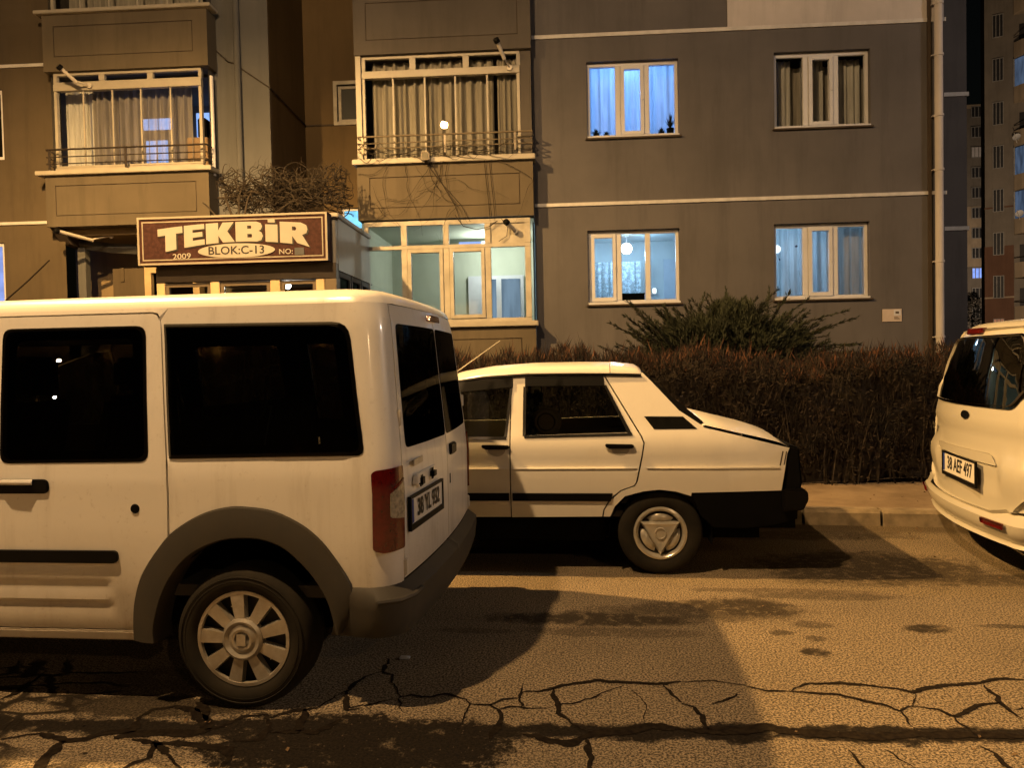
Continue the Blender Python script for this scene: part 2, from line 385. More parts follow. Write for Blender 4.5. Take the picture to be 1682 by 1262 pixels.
# ------------------------------------------------------------------ ground, road, kerb, pavement
def road_material():
    m, nt, N, L, P = mat('cracked_asphalt')
    tc = N.new('ShaderNodeTexCoord'); pos = tc.outputs['Object']
    sx = N.new('ShaderNodeSeparateXYZ'); L.new(pos, sx.inputs[0]); X, Y = sx.outputs[0], sx.outputs[1]
    wob = noise(nt, 2.4, 5, .65, pos); wob2 = noise(nt, 9, 4, .6, pos)
    def off(a, k): return math_(nt, 'MULTIPLY', math_(nt, 'SUBTRACT', a, .5), k)
    # crazed slabs: two sizes of cell, warped, long ways along the street
    def cracks(sx_, sy_, seed, w):
        cb = N.new('ShaderNodeCombineXYZ')
        L.new(math_(nt, 'ADD', math_(nt, 'MULTIPLY', X, sx_), off(wob, .35)), cb.inputs[0])
        L.new(math_(nt, 'ADD', math_(nt, 'ADD', math_(nt, 'MULTIPLY', Y, sy_), off(noise(nt, 3.1, 4, .6, pos), .5)), off(wob2, .16)), cb.inputs[1]); cb.inputs[2].default_value = seed
        vo = N.new('ShaderNodeTexVoronoi'); vo.feature = 'DISTANCE_TO_EDGE'; vo.inputs['Scale'].default_value = 1; vo.inputs['Randomness'].default_value = .95
        L.new(cb.outputs[0], vo.inputs['Vector'])
        return ramp(nt, math_(nt, 'ADD', vo.outputs['Distance'], off(wob2, .03)), w*.35, w, 1, 0)
    zone = math_(nt, 'ADD', Y, off(noise(nt, .9, 2, .5, pos), .35))
    zone = ramp(nt, zone, 3.36, 3.46, 1, 0)
    left = ramp(nt, X, -1.0, .1, 1, .0)
    away = math_(nt, 'MAXIMUM', math_(nt, 'MAXIMUM', ramp(nt, X, -2.3, -2.05, 1, 0), ramp(nt, X, 1.75, 2.0)), ramp(nt, Y, 2.45, 2.6, 1, 0))
    zone = math_(nt, 'MULTIPLY', zone, away)
    c1 = math_(nt, 'MULTIPLY', cracks(1.9, 3.9, 3.7, .050), zone)
    c2 = math_(nt, 'MULTIPLY', math_(nt, 'MULTIPLY', cracks(3.4, 5.6, 1.3, .085), zone), math_(nt, 'MULTIPLY', left, ramp(nt, noise(nt, 1.7, 3, .5, pos), .46, .52)))
    # two long cracks running with the street
    def longcrack(y0, slope, amp, w):
        yy = math_(nt, 'SUBTRACT', Y, math_(nt, 'ADD', math_(nt, 'MULTIPLY', X, slope), math_(nt, 'ADD', off(noise(nt, 1.3, 4, .6, pos), amp), y0)))
        return ramp(nt, math_(nt, 'ABSOLUTE', math_(nt, 'ADD', yy, off(wob2, .03))), w*.4, w, 1, 0)
    c3 = longcrack(3.32, .055, .36, .017)
    crack = math_(nt, 'MAXIMUM', math_(nt, 'MAXIMUM', c1, c2), math_(nt, 'MULTIPLY', c3, away))
    # crumbled band filled with dark soil
    yb = math_(nt, 'ABSOLUTE', math_(nt, 'SUBTRACT', Y, math_(nt, 'ADD', math_(nt, 'MULTIPLY', X, .055), 2.90)))
    yb = math_(nt, 'SUBTRACT', yb, off(noise(nt, 5, 5, .7, pos), .22))
    band = ramp(nt, yb, .045, .075, 1, 0)
    def blot(x, y, rx, ry, k, edge=.25):
        dx = math_(nt, 'DIVIDE', math_(nt, 'SUBTRACT', X, x), rx); dy = math_(nt, 'DIVIDE', math_(nt, 'SUBTRACT', Y, y), ry)
        d = math_(nt, 'SQRT', math_(nt, 'ADD', math_(nt, 'MULTIPLY', dx, dx), math_(nt, 'MULTIPLY', dy, dy)))
        d = math_(nt, 'ADD', d, math_(nt, 'ADD', off(noise(nt, 4.5, 5, .72, pos), 1.5), off(noise(nt, 26, 4, .7, pos), 1.1)))
        return ramp(nt, d, 1-edge, 1+edge, k, 0)
    soil = math_(nt, 'MAXIMUM', band, blot(-.95, 2.74, .62, .24, 1, .12))
    soil = math_(nt, 'MAXIMUM', soil, math_(nt, 'MULTIPLY', blot(-1.95, 2.98, .45, .10, 1, .15), .8))
    soil = math_(nt, 'MULTIPLY', soil, ramp(nt, wob2, .28, .42, .55, 1))
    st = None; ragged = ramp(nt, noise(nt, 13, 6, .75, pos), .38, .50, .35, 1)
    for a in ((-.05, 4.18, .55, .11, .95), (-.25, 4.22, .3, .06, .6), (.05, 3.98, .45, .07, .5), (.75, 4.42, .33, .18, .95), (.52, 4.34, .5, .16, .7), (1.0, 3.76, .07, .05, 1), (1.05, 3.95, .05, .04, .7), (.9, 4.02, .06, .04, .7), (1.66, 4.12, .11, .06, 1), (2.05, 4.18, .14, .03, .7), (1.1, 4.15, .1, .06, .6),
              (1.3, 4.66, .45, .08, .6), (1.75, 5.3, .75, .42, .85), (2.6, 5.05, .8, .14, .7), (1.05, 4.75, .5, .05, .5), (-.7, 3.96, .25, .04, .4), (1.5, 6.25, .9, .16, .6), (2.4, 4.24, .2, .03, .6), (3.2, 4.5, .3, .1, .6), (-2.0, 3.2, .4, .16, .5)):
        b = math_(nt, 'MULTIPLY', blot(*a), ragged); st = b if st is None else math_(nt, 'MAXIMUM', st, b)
    gut = ramp(nt, math_(nt, 'ADD', Y, math_(nt, 'ADD', math_(nt, 'MULTIPLY', X, .07), off(wob, .2))), 6.42, 6.62)
    fine = noise(nt, 105, 3, .75, pos); mid = noise(nt, 40, 4, .7, pos); big = noise(nt, 1.1, 4, .6, pos)
    col = mixc(nt, ramp(nt, fine, .41, .60), (.045, .036, .024), (.37, .295, .200))
    col = mixc(nt, ramp(nt, mid, .56, .68, 0, .7), col, (.045, .035, .025))
    col = mixc(nt, ramp(nt, noise(nt, 95, 2, .5, pos), .68, .76, 0, .6), col, (.34, .30, .24))
    col = mixc(nt, ramp(nt, big, .25, .75, .32, 0), col, (.05, .04, .03))
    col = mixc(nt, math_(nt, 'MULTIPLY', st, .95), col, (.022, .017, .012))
    col = mixc(nt, math_(nt, 'MULTIPLY', gut, .6), col, (.05, .037, .022))
    soilc = mixc(nt, ramp(nt, noise(nt, 70, 4, .7, pos), .35, .7), (.003, .0022, .0016), (.015, .011, .0075))
    col = mixc(nt, math_(nt, 'MULTIPLY', soil, .97), col, soilc)
    col = mixc(nt, math_(nt, 'MULTIPLY', crack, .95), col, (.012, .009, .006))
    L.new(col, P.inputs['Base Color']); P.inputs['Roughness'].default_value = .9; P.inputs['Specular IOR Level'].default_value = .15
    h = math_(nt, 'ADD', math_(nt, 'MULTIPLY', fine, .25), math_(nt, 'MULTIPLY', mid, .35))
    h = math_(nt, 'SUBTRACT', h, math_(nt, 'MULTIPLY', math_(nt, 'MAXIMUM', crack, math_(nt, 'MULTIPLY', soil, .5)), 1.3))
    L.new(bump(nt, h, .75, .014), P.inputs['Normal']); return m
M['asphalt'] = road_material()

def pave_material():
    m, nt, N, L, P = mat('pavement_concrete')
    v = coords(nt); f = ramp(nt, noise(nt, 2.5, 6, .65, v), .3, .7)
    c = mixc(nt, f, (.15, .105, .06), (.25, .185, .115)); c = mixc(nt, ramp(nt, noise(nt, 40, 4, .7, v), .55, .75, 0, .5), c, (.09, .065, .04))
    L.new(c, P.inputs['Base Color']); P.inputs['Roughness'].default_value = .9
    L.new(bump(nt, noise(nt, 60, 4, .7, v), .4, .006), P.inputs['Normal']); return m

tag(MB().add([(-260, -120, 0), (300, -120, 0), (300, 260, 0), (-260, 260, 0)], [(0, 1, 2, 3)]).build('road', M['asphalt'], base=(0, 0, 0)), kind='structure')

# the open cracks of the road as they run: width and course of each (metres on the ground)
CRACKS = [(0.0116,[(-1.146,3.158),(-1.121,3.191),(-1.102,3.332),(-1.028,3.405),(-0.973,3.363),(-0.918,3.215),(-0.881,3.126)]),
          (0.017,[(-1.028,3.405),(-1.038,3.488),(-1.045,3.55)]),
          (0.0094,[(-0.881,3.126),(-0.836,3.159),(-0.749,3.149),(-0.69,3.183),(-0.589,3.137),(-0.564,3.096),(-0.483,3.096),(-0.434,3.148),(-0.367,3.162),(-0.364,3.212),(-0.361,3.315)]),
          (0.0095,[(-0.363,3.162),(-0.354,3.077),(-0.323,3.065),(-0.303,3.072),(-0.208,3.084)]),
          (0.0107,[(-0.364,3.212),(-0.283,3.241),(-0.229,3.282),(-0.133,3.33),(-0.035,3.358),(0.08,3.349),(0.239,3.355),(0.328,3.372)]),
          (0.0113,[(0.33,3.371),(0.446,3.389),(0.588,3.356),(0.688,3.302),(0.774,3.311),(0.871,3.396),(0.993,3.408),(1.092,3.4),(1.19,3.372),(1.254,3.344),(1.28,3.326),(1.329,3.369),(1.433,3.403),(1.574,3.443),(1.635,3.468),(1.694,3.504),(1.796,3.489)]),
          (0.0142,[(-0.228,3.272),(-0.213,3.163),(-0.197,3.107),(-0.189,3.035),(-0.145,2.968),(-0.088,2.898),(-0.057,2.876)]),
          (0.0093,[(-0.197,3.107),(-0.11,3.147),(-0.018,3.235),(0.079,3.313)]),
          (0.0089,[(0.247,3.345),(0.28,3.236),(0.309,3.17)]),
          (0.0095,[(0.308,3.159),(0.353,3.125),(0.372,3.055),(0.375,2.987),(0.384,2.938)]),
          (0.0065,[(0.104,3.274),(0.143,3.207),(0.156,3.132),(0.141,3.006)]),
          (0.0093,[(-0.564,3.096),(-0.574,3.007),(-0.567,2.921),(-0.574,2.871)]),
          (0.0134,[(-0.483,3.096),(-0.437,3.035),(-0.422,2.983),(-0.43,2.865),(-0.436,2.801)]),
          (0.0081,[(-0.434,3.044),(-0.391,3.075),(-0.354,3.081)]),
          (0.0081,[(-1.066,3.027),(-0.981,3.062),(-0.923,3.104),(-0.879,3.121)]),
          (0.0104,[(-0.879,3.121),(-0.842,3.006),(-0.81,2.973)]),
          (0.0106,[(-1.127,3.18),(-1.066,2.991),(-1.02,3.021)]),
          (0.0088,[(0.781,3.308),(0.869,3.294),(0.972,3.281),(1.052,3.23),(1.108,3.205),(1.16,3.155),(1.186,3.184),(1.225,3.204),(1.259,3.272),(1.28,3.326)]),
          (0.0074,[(1.16,3.155),(1.166,3.111),(1.158,3.06),(1.158,3.011),(1.153,2.97)]),
          (0.0085,[(1.221,3.195),(1.267,3.193),(1.318,3.166),(1.338,3.124),(1.349,3.116),(1.404,3.154),(1.444,3.193),(1.517,3.234),(1.585,3.248)]),
          (0.008,[(1.606,3.424),(1.6,3.344),(1.587,3.267),(1.59,3.212),(1.594,3.159),(1.604,3.117)]),
          (0.0083,[(1.341,3.115),(1.334,3.064),(1.349,3.017),(1.353,2.977),(1.364,2.94)]),
          (0.0064,[(1.605,3.195),(1.653,3.213)]),
          (0.0074,[(0.431,3.158),(0.478,3.199),(0.516,3.235),(0.544,3.272)]),
          (0.0096,[(1.339,2.886),(1.36,2.816),(1.371,2.743),(1.373,2.648)]),
          (0.0066,[(0.991,2.831),(1.018,2.79),(1.044,2.718),(1.046,2.623)]),
          (0.0094,[(0.862,2.821),(0.875,2.752),(0.873,2.705),(0.847,2.607)]),
          (0.0209,[(-0.319,2.857),(-0.238,2.816),(-0.138,2.793),(-0.057,2.868),(0.066,2.901),(0.169,2.958),(0.285,2.941)]),
          (0.0169,[(-0.075,2.828),(-0.063,2.725),(-0.054,2.636),(-0.04,2.54)]),
          (0.0235,[(0.284,2.931),(0.375,2.929),(0.513,2.939),(0.611,2.979),(0.686,2.944),(0.855,2.941),(0.996,2.928),(1.146,2.962),(1.35,2.969),(1.53,2.975),(1.612,2.973)]),
          (0.0105,[(-2.02,2.424),(-2.034,2.49),(-2.052,2.574),(-2.068,2.672)]),
          (0.0124,[(-2.339,2.66),(-2.303,2.679),(-2.214,2.718),(-2.068,2.672),(-2.002,2.685),(-1.953,2.737),(-1.863,2.768),(-1.902,2.895),(-1.883,2.951),(-1.808,2.975),(-1.709,2.945),(-1.611,2.863),(-1.575,2.797),(-1.606,2.762),(-1.732,2.761),(-1.808,2.747),(-1.895,2.701)]),
          (0.0114,[(-1.611,2.863),(-1.686,2.984),(-1.733,3.028)]),
          (0.013,[(-1.575,2.797),(-1.511,2.819),(-1.47,2.908),(-1.39,2.94),(-1.331,2.849),(-1.313,2.736),(-1.415,2.713)]),
          (0.0116,[(-1.484,2.479),(-1.713,2.691),(-1.666,2.575),(-1.704,2.536),(-1.73,2.46)]),
          (0.0135,[(-1.371,2.534),(-1.358,2.584),(-1.401,2.653),(-1.516,2.675),(-1.701,2.684),(-1.818,2.699)]),
          (0.0097,[(-1.361,2.916),(-1.283,2.975),(-1.204,3.018),(-1.147,3.158)]),
          (0.012,[(-1.248,2.996),(-1.214,2.891),(-1.213,2.807),(-1.302,2.785)]),
          (0.0093,[(-1.213,2.807),(-1.119,2.798),(-1.079,2.867),(-1.063,2.919)]),
          (0.008,[(-2.627,2.996),(-2.602,3.059),(-2.619,3.165),(-2.645,3.301)])]

crk = MB(); rc = random.Random(3)
def crack_strip(w, pts):
    P = []
    for p, q in zip(pts, pts[1:]):
        L_ = math.hypot(q[0]-p[0], q[1]-p[1]); n = max(2, int(L_/.016))
        for k in range(n): P.append(Vector((p[0]+(q[0]-p[0])*k/n, p[1]+(q[1]-p[1])*k/n, 0)))
    P.append(Vector((*pts[-1], 0))); m = len(P); n0 = len(crk.v); jit = 0.0; jw = 1.0
    for i in range(m):
        d = (P[min(i+1, m-1)]-P[max(i-1, 0)]).normalized(); s = Vector((-d.y, d.x, 0)); jit = jit*.7+rc.gauss(0, .0035); jw = max(.35, min(1.9, jw+rc.gauss(0, .22)))
        e = min(1, .35+min(i, m-1-i)/6); c = P[i]+s*jit
        crk.v += [c-s*w*.5*jw*e+Vector((0, 0, .0025)), c+s*w*.5*jw*e+Vector((0, 0, .0025))]
    crk.f += [(n0+2*i, n0+2*i+2, n0+2*i+3, n0+2*i+1) for i in range(m-1)]
for w, pts in CRACKS: crack_strip(w*(1.45 if pts[0][0] > -1.2 else 2.6), pts)
M['crack'] = simple('crack_dirt', (.020, .015, .010), 1.0, var=.3, vscale=40, col2=(.006, .004, .003), spec=.1)
tag(crk.build('road_cracks', M['crack'], base=(0, 0, 0), merge=False), kind='structure')
KA = R(-4.0)                                         # the kerb bends toward the road on the right
kd = Vector((math.cos(KA), math.sin(KA), 0)); kn = Vector((-math.sin(KA), math.cos(KA), 0)); K0 = Vector((2.3, 6.60, 0))
def kp(a, b, z): p = K0+kd*a+kn*b; return (p.x, p.y, z)
kb = MB(); a = -12.40
while a < 11:
    L_ = .62
    prof = [(0.0, -.05), (.012, .105), (.03, .128), (.155, .130), (.155, -.05)]
    j = random.uniform(-.006, .006)
    n0 = len(kb.v)
    for e in (a+.012, a+L_-.012):
        for b, z in prof: kb.v.append(Vector(kp(e, b+j, z)))
    kb.f += [(n0+i, n0+5+i, n0+6+i, n0+i+1) for i in range(4)] + [tuple(n0+i for i in range(5)), tuple(n0+9-i for i in range(5))]
    a += L_
tag(kb.build('kerb', M['kerb'], base=(0, 0, 0)), kind='structure')
pv = MB().add([kp(-14, .157, .122), kp(12, .157, .122), kp(12, 2.6, .125), kp(-14, 2.6, .125)], [(0, 1, 2, 3)])
tag(pv.build('pavement', pave_material(), base=(0, 0, 0)), kind='structure')
gd = MB(); nx, ny = 60, 14                             # the front garden, a little uneven
for i in range(nx+1):
    for j in range(ny+1):
        x = -16+30*i/nx; y = 7.9+7.4*j/ny
        gd.v.append(Vector((x, y, .135+.03*math.sin(x*2.1+j)+random.uniform(0, .02))))
for i in range(nx):
    for j in range(ny): k = i*(ny+1)+j; gd.f.append((k, k+ny+1, k+ny+2, k+1))
tag(gd.build('garden_ground', M['soil'], base=(0, 0, 0), ang=FAC), kind='structure')

# ------------------------------------------------------------------ the block of flats (own frame: u along the front, v away from the street)
V0 = 12.6
bld = thing('apartment_building', 'taupe rendered apartment block with white string courses and glazed bay balconies behind the hedge', 'building', (0, V0, 0), FAC)

def wall(mb, u0, u1, z0, z1, v, holes, depth=.22):
    us = sorted({u0, u1, *[h[0] for h in holes], *[h[1] for h in holes]}); zs = sorted({z0, z1, *[h[2] for h in holes], *[h[3] for h in holes]})
    for a, b in zip(us, us[1:]):
        for c, d in zip(zs, zs[1:]):
            if any(h[0] < (a+b)/2 < h[1] and h[2] < (c+d)/2 < h[3] for h in holes): continue
            mb.add([(a, v, c), (b, v, c), (b, v, d), (a, v, d)], [(0, 1, 2, 3)])
    for h in holes:
        a, b, c, d = h[:4]; w = v+depth
        mb.add([(a, v, c), (b, v, c), (b, v, d), (a, v, d), (a, w, c), (b, w, c), (b, w, d), (a, w, d)], [(0, 4, 5, 1), (1, 5, 6, 2), (2, 6, 7, 3), (3, 7, 4, 0)])
    return mb

def part(name, mb, m, parent=bld, **k): return mb.build(name, m, parent, **k)

WIN = {'up_near': (.62, 2.11, 5.07, 6.31), 'low_near': (.59, 2.09, 2.355, 3.57), 'up_far': (3.63, 5.145, 5.11, 6.335), 'low_far': (3.60, 5.115, 2.355, 3.585)}
mb = wall(MB(), -.27, 6.285, 0, 12.0, V0, list(WIN.values()))
mb.add([(6.285, V0, 0), (6.285, 16.2, 0), (6.285, 16.2, 12), (6.285, V0, 12)], [(0, 1, 2, 3)])
part('wall', mb, M['wall'])
part('wing_wall', MB().add([(6.285, 16.2, 0), (8.53, 16.2, 0), (8.53, 16.2, 12), (6.285, 16.2, 12), (8.53, 21, 0), (8.53, 21, 12)], [(0, 1, 2, 3), (1, 4, 5, 2)]), M['wall'])
part('string_course', MB().box((-.26, V0-.025, 3.975), (6.31, V0+.02, 4.03)), M['white'])
part('string_course', MB().box((-.26, V0-.025, 6.705), (6.31, V0+.02, 6.765)), M['white'])
for z in (4.0, 6.73): part('string_course', MB().box((6.30, 16.17, z-.04), (8.56, 16.25, z+.04)), M['white'])
part('pale_wall_panel', MB().box((2.90, V0-.012, 6.766), (6.284, V0+.02, 11.9)), M['pale'])
dp = MB().tube([(6.155, V0-.10, .2), (6.155, V0-.10, 9)], .062, 14)
for z in (1.7, 2.9, 4.35, 5.2, 6.15, 6.95): dp.lathe([(.064, -.02), (.074, -.018), (.074, .018), (.064, .02)], (6.155, V0-.10, z), (0, 0, 1), 14).box((6.06, V0-.10, z-.008), (6.11, V0, z+.008))
part('drainpipe', dp, M['pale'], smooth=True)
part('service_duct', MB().box((6.02, V0-.05, .2), (6.065, V0+.01, 9)), M['groove'])

def room(name, u0, u1, z0, z1, v0, v1, m, sink=.02):
    return part(name, MB().add([(u0, v0, z0), (u1, v0, z0), (u1, v1, z0), (u0, v1, z0), (u0, v0, z1), (u1, v0, z1), (u1, v1, z1), (u0, v1, z1)],
                [(0, 1, 2, 3), (4, 7, 6, 5), (2, 6, 7, 3), (1, 5, 6, 2), (3, 7, 4, 0)]), m)

def window3(u0, u1, z0, z1, v, sash=1, open_left=False):
    """a white three-light window: frame with panes and an outside sill"""
    w = u1-u0; f = MB(); d0, d1 = v+.085, v+.15
    ms = [u0+w*.345, u0+w*.66]; mw = .042
    f.box((u0+.002, d0, z0+.002), (u0+.055, d1, z1-.002)); f.box((u1-.055, d0, z0+.002), (u1-.002, d1, z1-.002))
    f.box((u0+.055, d0, z1-.062), (u1-.055, d1, z1-.002)); f.box((u0+.055, d0, z0+.002), (u1-.055, d1, z0+.068))
    for x in ms: f.box((x-mw, d0-.004, z0+.068), (x+mw, d1, z1-.062))
    fr = part('window', f, M['pvc'], bevel=.006)
    a, b = ms[0]+mw, ms[1]-mw; s = MB()
    if sash is not None:
        if sash == 0: a, b = u0+.055, ms[0]-mw
        s.box((a+.004, d0-.022, z0+.06), (a+.062, d1-.012, z1-.055)); s.box((b-.062, d0-.022, z0+.06), (b-.004, d1-.012, z1-.055))
        s.box((a+.062, d0-.022, z0+.06), (b-.062, d1-.012, z0+.12)); s.box((a+.062, d0-.022, z1-.118), (b-.062, d1-.012, z1-.055))
        s.box((b-.04, d0-.05, (z0+z1)/2-.01), (b-.024, d0-.02, (z0+z1)/2+.01))
        s.build('casement', M['pvc'], fr, bevel=.005)
    g = MB().add([(u0+.05, d0+.03, z0+.06), (u1-.05, d0+.03, z0+.06), (u1-.05, d0+.03, z1-.06), (u0+.05, d0+.03, z1-.06)], [(0, 1, 2, 3)])
    g.build('pane', M['glass'], fr)
    MB().box((u0-.03, v-.045, z0-.028), (u1+.03, v+.085, z0-.002)).build('sill', M['white'] if z0 < 0 else M['groove'], fr)
    MB().box((u0+.002, v-.012, z0-.0018), (u1-.002, v+.084, z0+.03)).build('ledge', M['pvc'], fr)
    return fr

def curtain(name, u0, u1, z0, z1, v, m, label, amp=.03, folds=9, group=None, sag=0.0):
    c = MB(); nx, nz = folds*10, 6; rr = random.Random(u0*7+z0); ph = [rr.uniform(0, 6.28) for _ in range(4)]
    for j in range(nz+1):
        for i in range(nx+1):
            t = i/nx; a = 2*PI*folds*t
            y = amp*(math.sin(a+ph[0]+.5*math.sin(t*9+ph[1]))+.45*math.sin(a*1.83+ph[2])+.3*math.sin(a*.37+ph[3]))*(.7+.3*j/nz)
            c.v.append(Vector((u0+(u1-u0)*t, v+y, z1-(z1-z0)*j/nz-(sag*math.sin(PI*((t*folds) % 1)) if j == 0 else 0))))
    for j in range(nz):
        for i in range(nx): k = j*(nx+1)+i; c.f.append((k, k+1, k+nx+2, k+nx+1))
    return tag(c.build(name, m, base=((u0+u1)/2, v, z0), ang=FAC, smooth=True, angle=180), label, 'curtain', group)

def lamp(name, p, power, col, r=.06):
    l = bpy.data.lights.new(name, 'POINT'); l.energy = power; l.color = col; l.shadow_soft_size = r
    o = bpy.data.objects.new(name, l); COL.objects.link(o); o.location = Matrix.Rotation(FAC, 3, 'Z') @ Vector(p); return o
def globe(p, r, label, m, cord=None):
    t = thing('ceiling_lamp', label, 'lamp', p, FAC)
    MB().ball(p, r, 20).build('globe', m, t, smooth=True, angle=180)
    if cord: MB().tube([(p[0], p[1], p[2]+r-.005), (p[0], p[1], cord)], .012, 8).lathe([(.0, 0), (.05, 0), (.05, .02), (0, .02)], (p[0], p[1], cord-.02), (0, 0, 1), 12).build('stem', M['white'], t, smooth=True)
    return t
M['globe'] = emit('lit_globe', (.85, .95, 1.0), 9)
COOL = (.42, .66, 1.0)
# upper window beside the bay: blue lit sheer curtain, pots on the sill
a = WIN['up_near']; window3(*a, V0); room('room', a[0]-.5, a[1]+.9, a[2]-.6, a[3]+.3, V0+.22, 15.2, M['room'])
curtain('curtain', a[0]-.1, a[1]+.1, a[2]-.3, a[3]+.15, V0+.42, M['sheer'], 'sheer curtain glowing blue in the upper window next to the bay balcony', .022, 11)
lamp('room_light', (1.4, 14.0, 6.2), 62, (.22, .46, 1.0), .12)
# lower window beside the bay: bright kitchen without a drawn curtain
a = WIN['low_near']; window3(*a, V0, sash=0); room('room', a[0]-.9, a[1]+1.2, a[2]-.9, a[3]+.25, V0+.22, 15.6, M['room'])
gl = globe((1.42, 14.6, 3.55), .105, 'round white ceiling globe shining inside the lower window beside the bay', M['globe'], 3.8)
lamp('room_light', (1.42, 14.45, 3.38), 46, (.40, .70, 1.0), .1)
curtain('curtain', .75, 1.72, 1.9, 3.35, 14.95, M['lace'], 'patterned lace curtain at the back of the bright lower window', .02, 7)
t = thing('wall_switch', 'small glowing switch plate on the wall inside the bright lower window', 'switch', (2.05, 15.55, 2.75), FAC)
MB().box((2.0, 15.57, 2.75), (2.12, 15.60, 2.90)).build('cover', M['pvc'], t); MB().box((2.03, 15.555, 2.78), (2.09, 15.57, 2.87)).build('lit_rocker', emit('switch_glow', (.9, 1, .9), 3), t)
part('inner_door', MB().box((2.25, 15.52, 1.5), (2.95, 15.59, 3.45)), M['pvc'])
# upper window towards the corner: unlit, grey curtains
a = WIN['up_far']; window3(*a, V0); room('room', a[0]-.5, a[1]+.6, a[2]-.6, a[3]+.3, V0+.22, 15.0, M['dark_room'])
for k, (p, q) in enumerate(((3.66, 4.0), (4.15, 4.52), (4.64, 5.12))):
    curtain('curtain', p, q, a[2]-.3, a[3]-.02, V0+.36+.012*k, M['curtain_grey'], ('narrow grey curtain in the left light of the unlit upper window', 'narrow grey curtain in the middle light of the unlit upper window', 'wide grey brown curtain in the right light of the unlit upper window')[k], .025, 4, 'curtains of the unlit upper window')
curtain('curtain', a[0]-.1, a[1]+.1, a[2]-.3, a[3]-.08, V0+.50, M['curtain'], 'brown net curtain behind the grey curtains of the unlit upper window', .018, 12)
# lower window towards the corner: spotted curtain, lamp behind it
a = WIN['low_far']; window3(*a, V0); room('room', a[0]-.5, a[1]+.6, a[2]-.8, a[3]+.25, V0+.22, 15.6, M['room'])
curtain('curtain', 3.5, 4.62, 1.9, 3.62, V0+.40, M['spotted'], 'pale blue curtain with dark spots in the lower window near the drainpipe', .03, 8)
curtain('curtain', 4.60, 5.25, 1.9, 3.55, V0+.36, M['curtain_grey'], 'thick grey curtain in the right light of the lower window near the drainpipe', .03, 4)
globe((4.02, 13.9, 3.36), .07, 'bare bright ceiling lamp behind the spotted curtain', M['globe'], 3.83)
lamp('room_light', (4.02, 13.75, 3.2), 24, (.42, .72, 1.0), .08)
# things on the sills
def pot_plant(p, w, h, label, spiky=False, grp=None):
    t = thing('pot_plant', label, 'pot plant', p, FAC, grp); u, v, z = p
    MB().lathe([(0, 0), (w*.55, 0), (w*.75, h*.35), (w*.7, h*.35), (0, h*.33)], p, (0, 0, 1), 14).build('pot', M['matt_black'], t, smooth=True)
    mb = MB(); rr = random.Random(u)
    for k in range(90):
        an = rr.uniform(0, 6.28); el = rr.uniform(.15, 1.4) if not spiky else rr.uniform(.9, 1.55); ln = h*rr.uniform(.3, .7)*(1.25 if spiky and el > 1.35 else 1)
        q = Vector((u, v, z+h*.34)); d = Vector((math.cos(an)*math.cos(el), math.sin(an)*math.cos(el)*.5, math.sin(el))); e = d.cross(Vector((0, 0, 1))).normalized()*w*.12
        mb.add([q, q+d*ln*.5+e, q+d*ln, q+d*ln*.5-e], [(0, 1, 2, 3)])
    mb.build('foliage', M['plant'], t); return t
s = 5.10
pot_plant((.78, V0+.22, 5.135), .07, .17, 'small dark pot plant at the left end of the blue lit window sill')
pot_plant((.95, V0+.23, 5.135), .06, .13, 'low bushy dark pot plant second from the left on the blue lit window sill')
pot_plant((1.85, V0+.22, 5.135), .07, .15, 'dark square pot plant right of the middle on the blue lit window sill')
pot_plant((2.0, V0+.24, 5.135), .085, .34, 'tall spiky dark pot plant at the right end of the blue lit window sill', True)
t = thing('storage_box', 'black box lying on the sill of the bright lower window', 'box', (1.34, V0+.27, 2.42), FAC)
MB().box((1.13, V0+.2, 2.42), (1.53, V0+.34, 2.53)).build('carton', M['matt_black'], t, bevel=.006); MB().box((1.12, V0+.19, 2.531), (1.54, V0+.35, 2.545)).build('lid', M['matt_black'], t)
# plaque on the wall
t = thing('wall_plaque', 'small pale notice plaque on the taupe wall beside the drainpipe', 'plaque', (5.45, V0, 1.96), FAC)
MB().box((5.30, V0-.014, 1.965), (5.60, V0+.002, 2.165)).build('plate', simple('plaque_pale', (.58, .50, .45), .5), t)
MB().box((5.475, V0-.017, 2.06), (5.585, V0-.0135, 2.15)).build('photo_panel', M['pvc'], t)
mb = MB().box((5.50, V0-.019, 2.09), (5.555, V0-.0165, 2.125))
for k in range(3): mb.box((5.48, V0-.016, 2.0+.017*k), (5.57-.015*k, V0-.0135, 2.008+.017*k))
mb.build('print', M['porch_dark'], t)

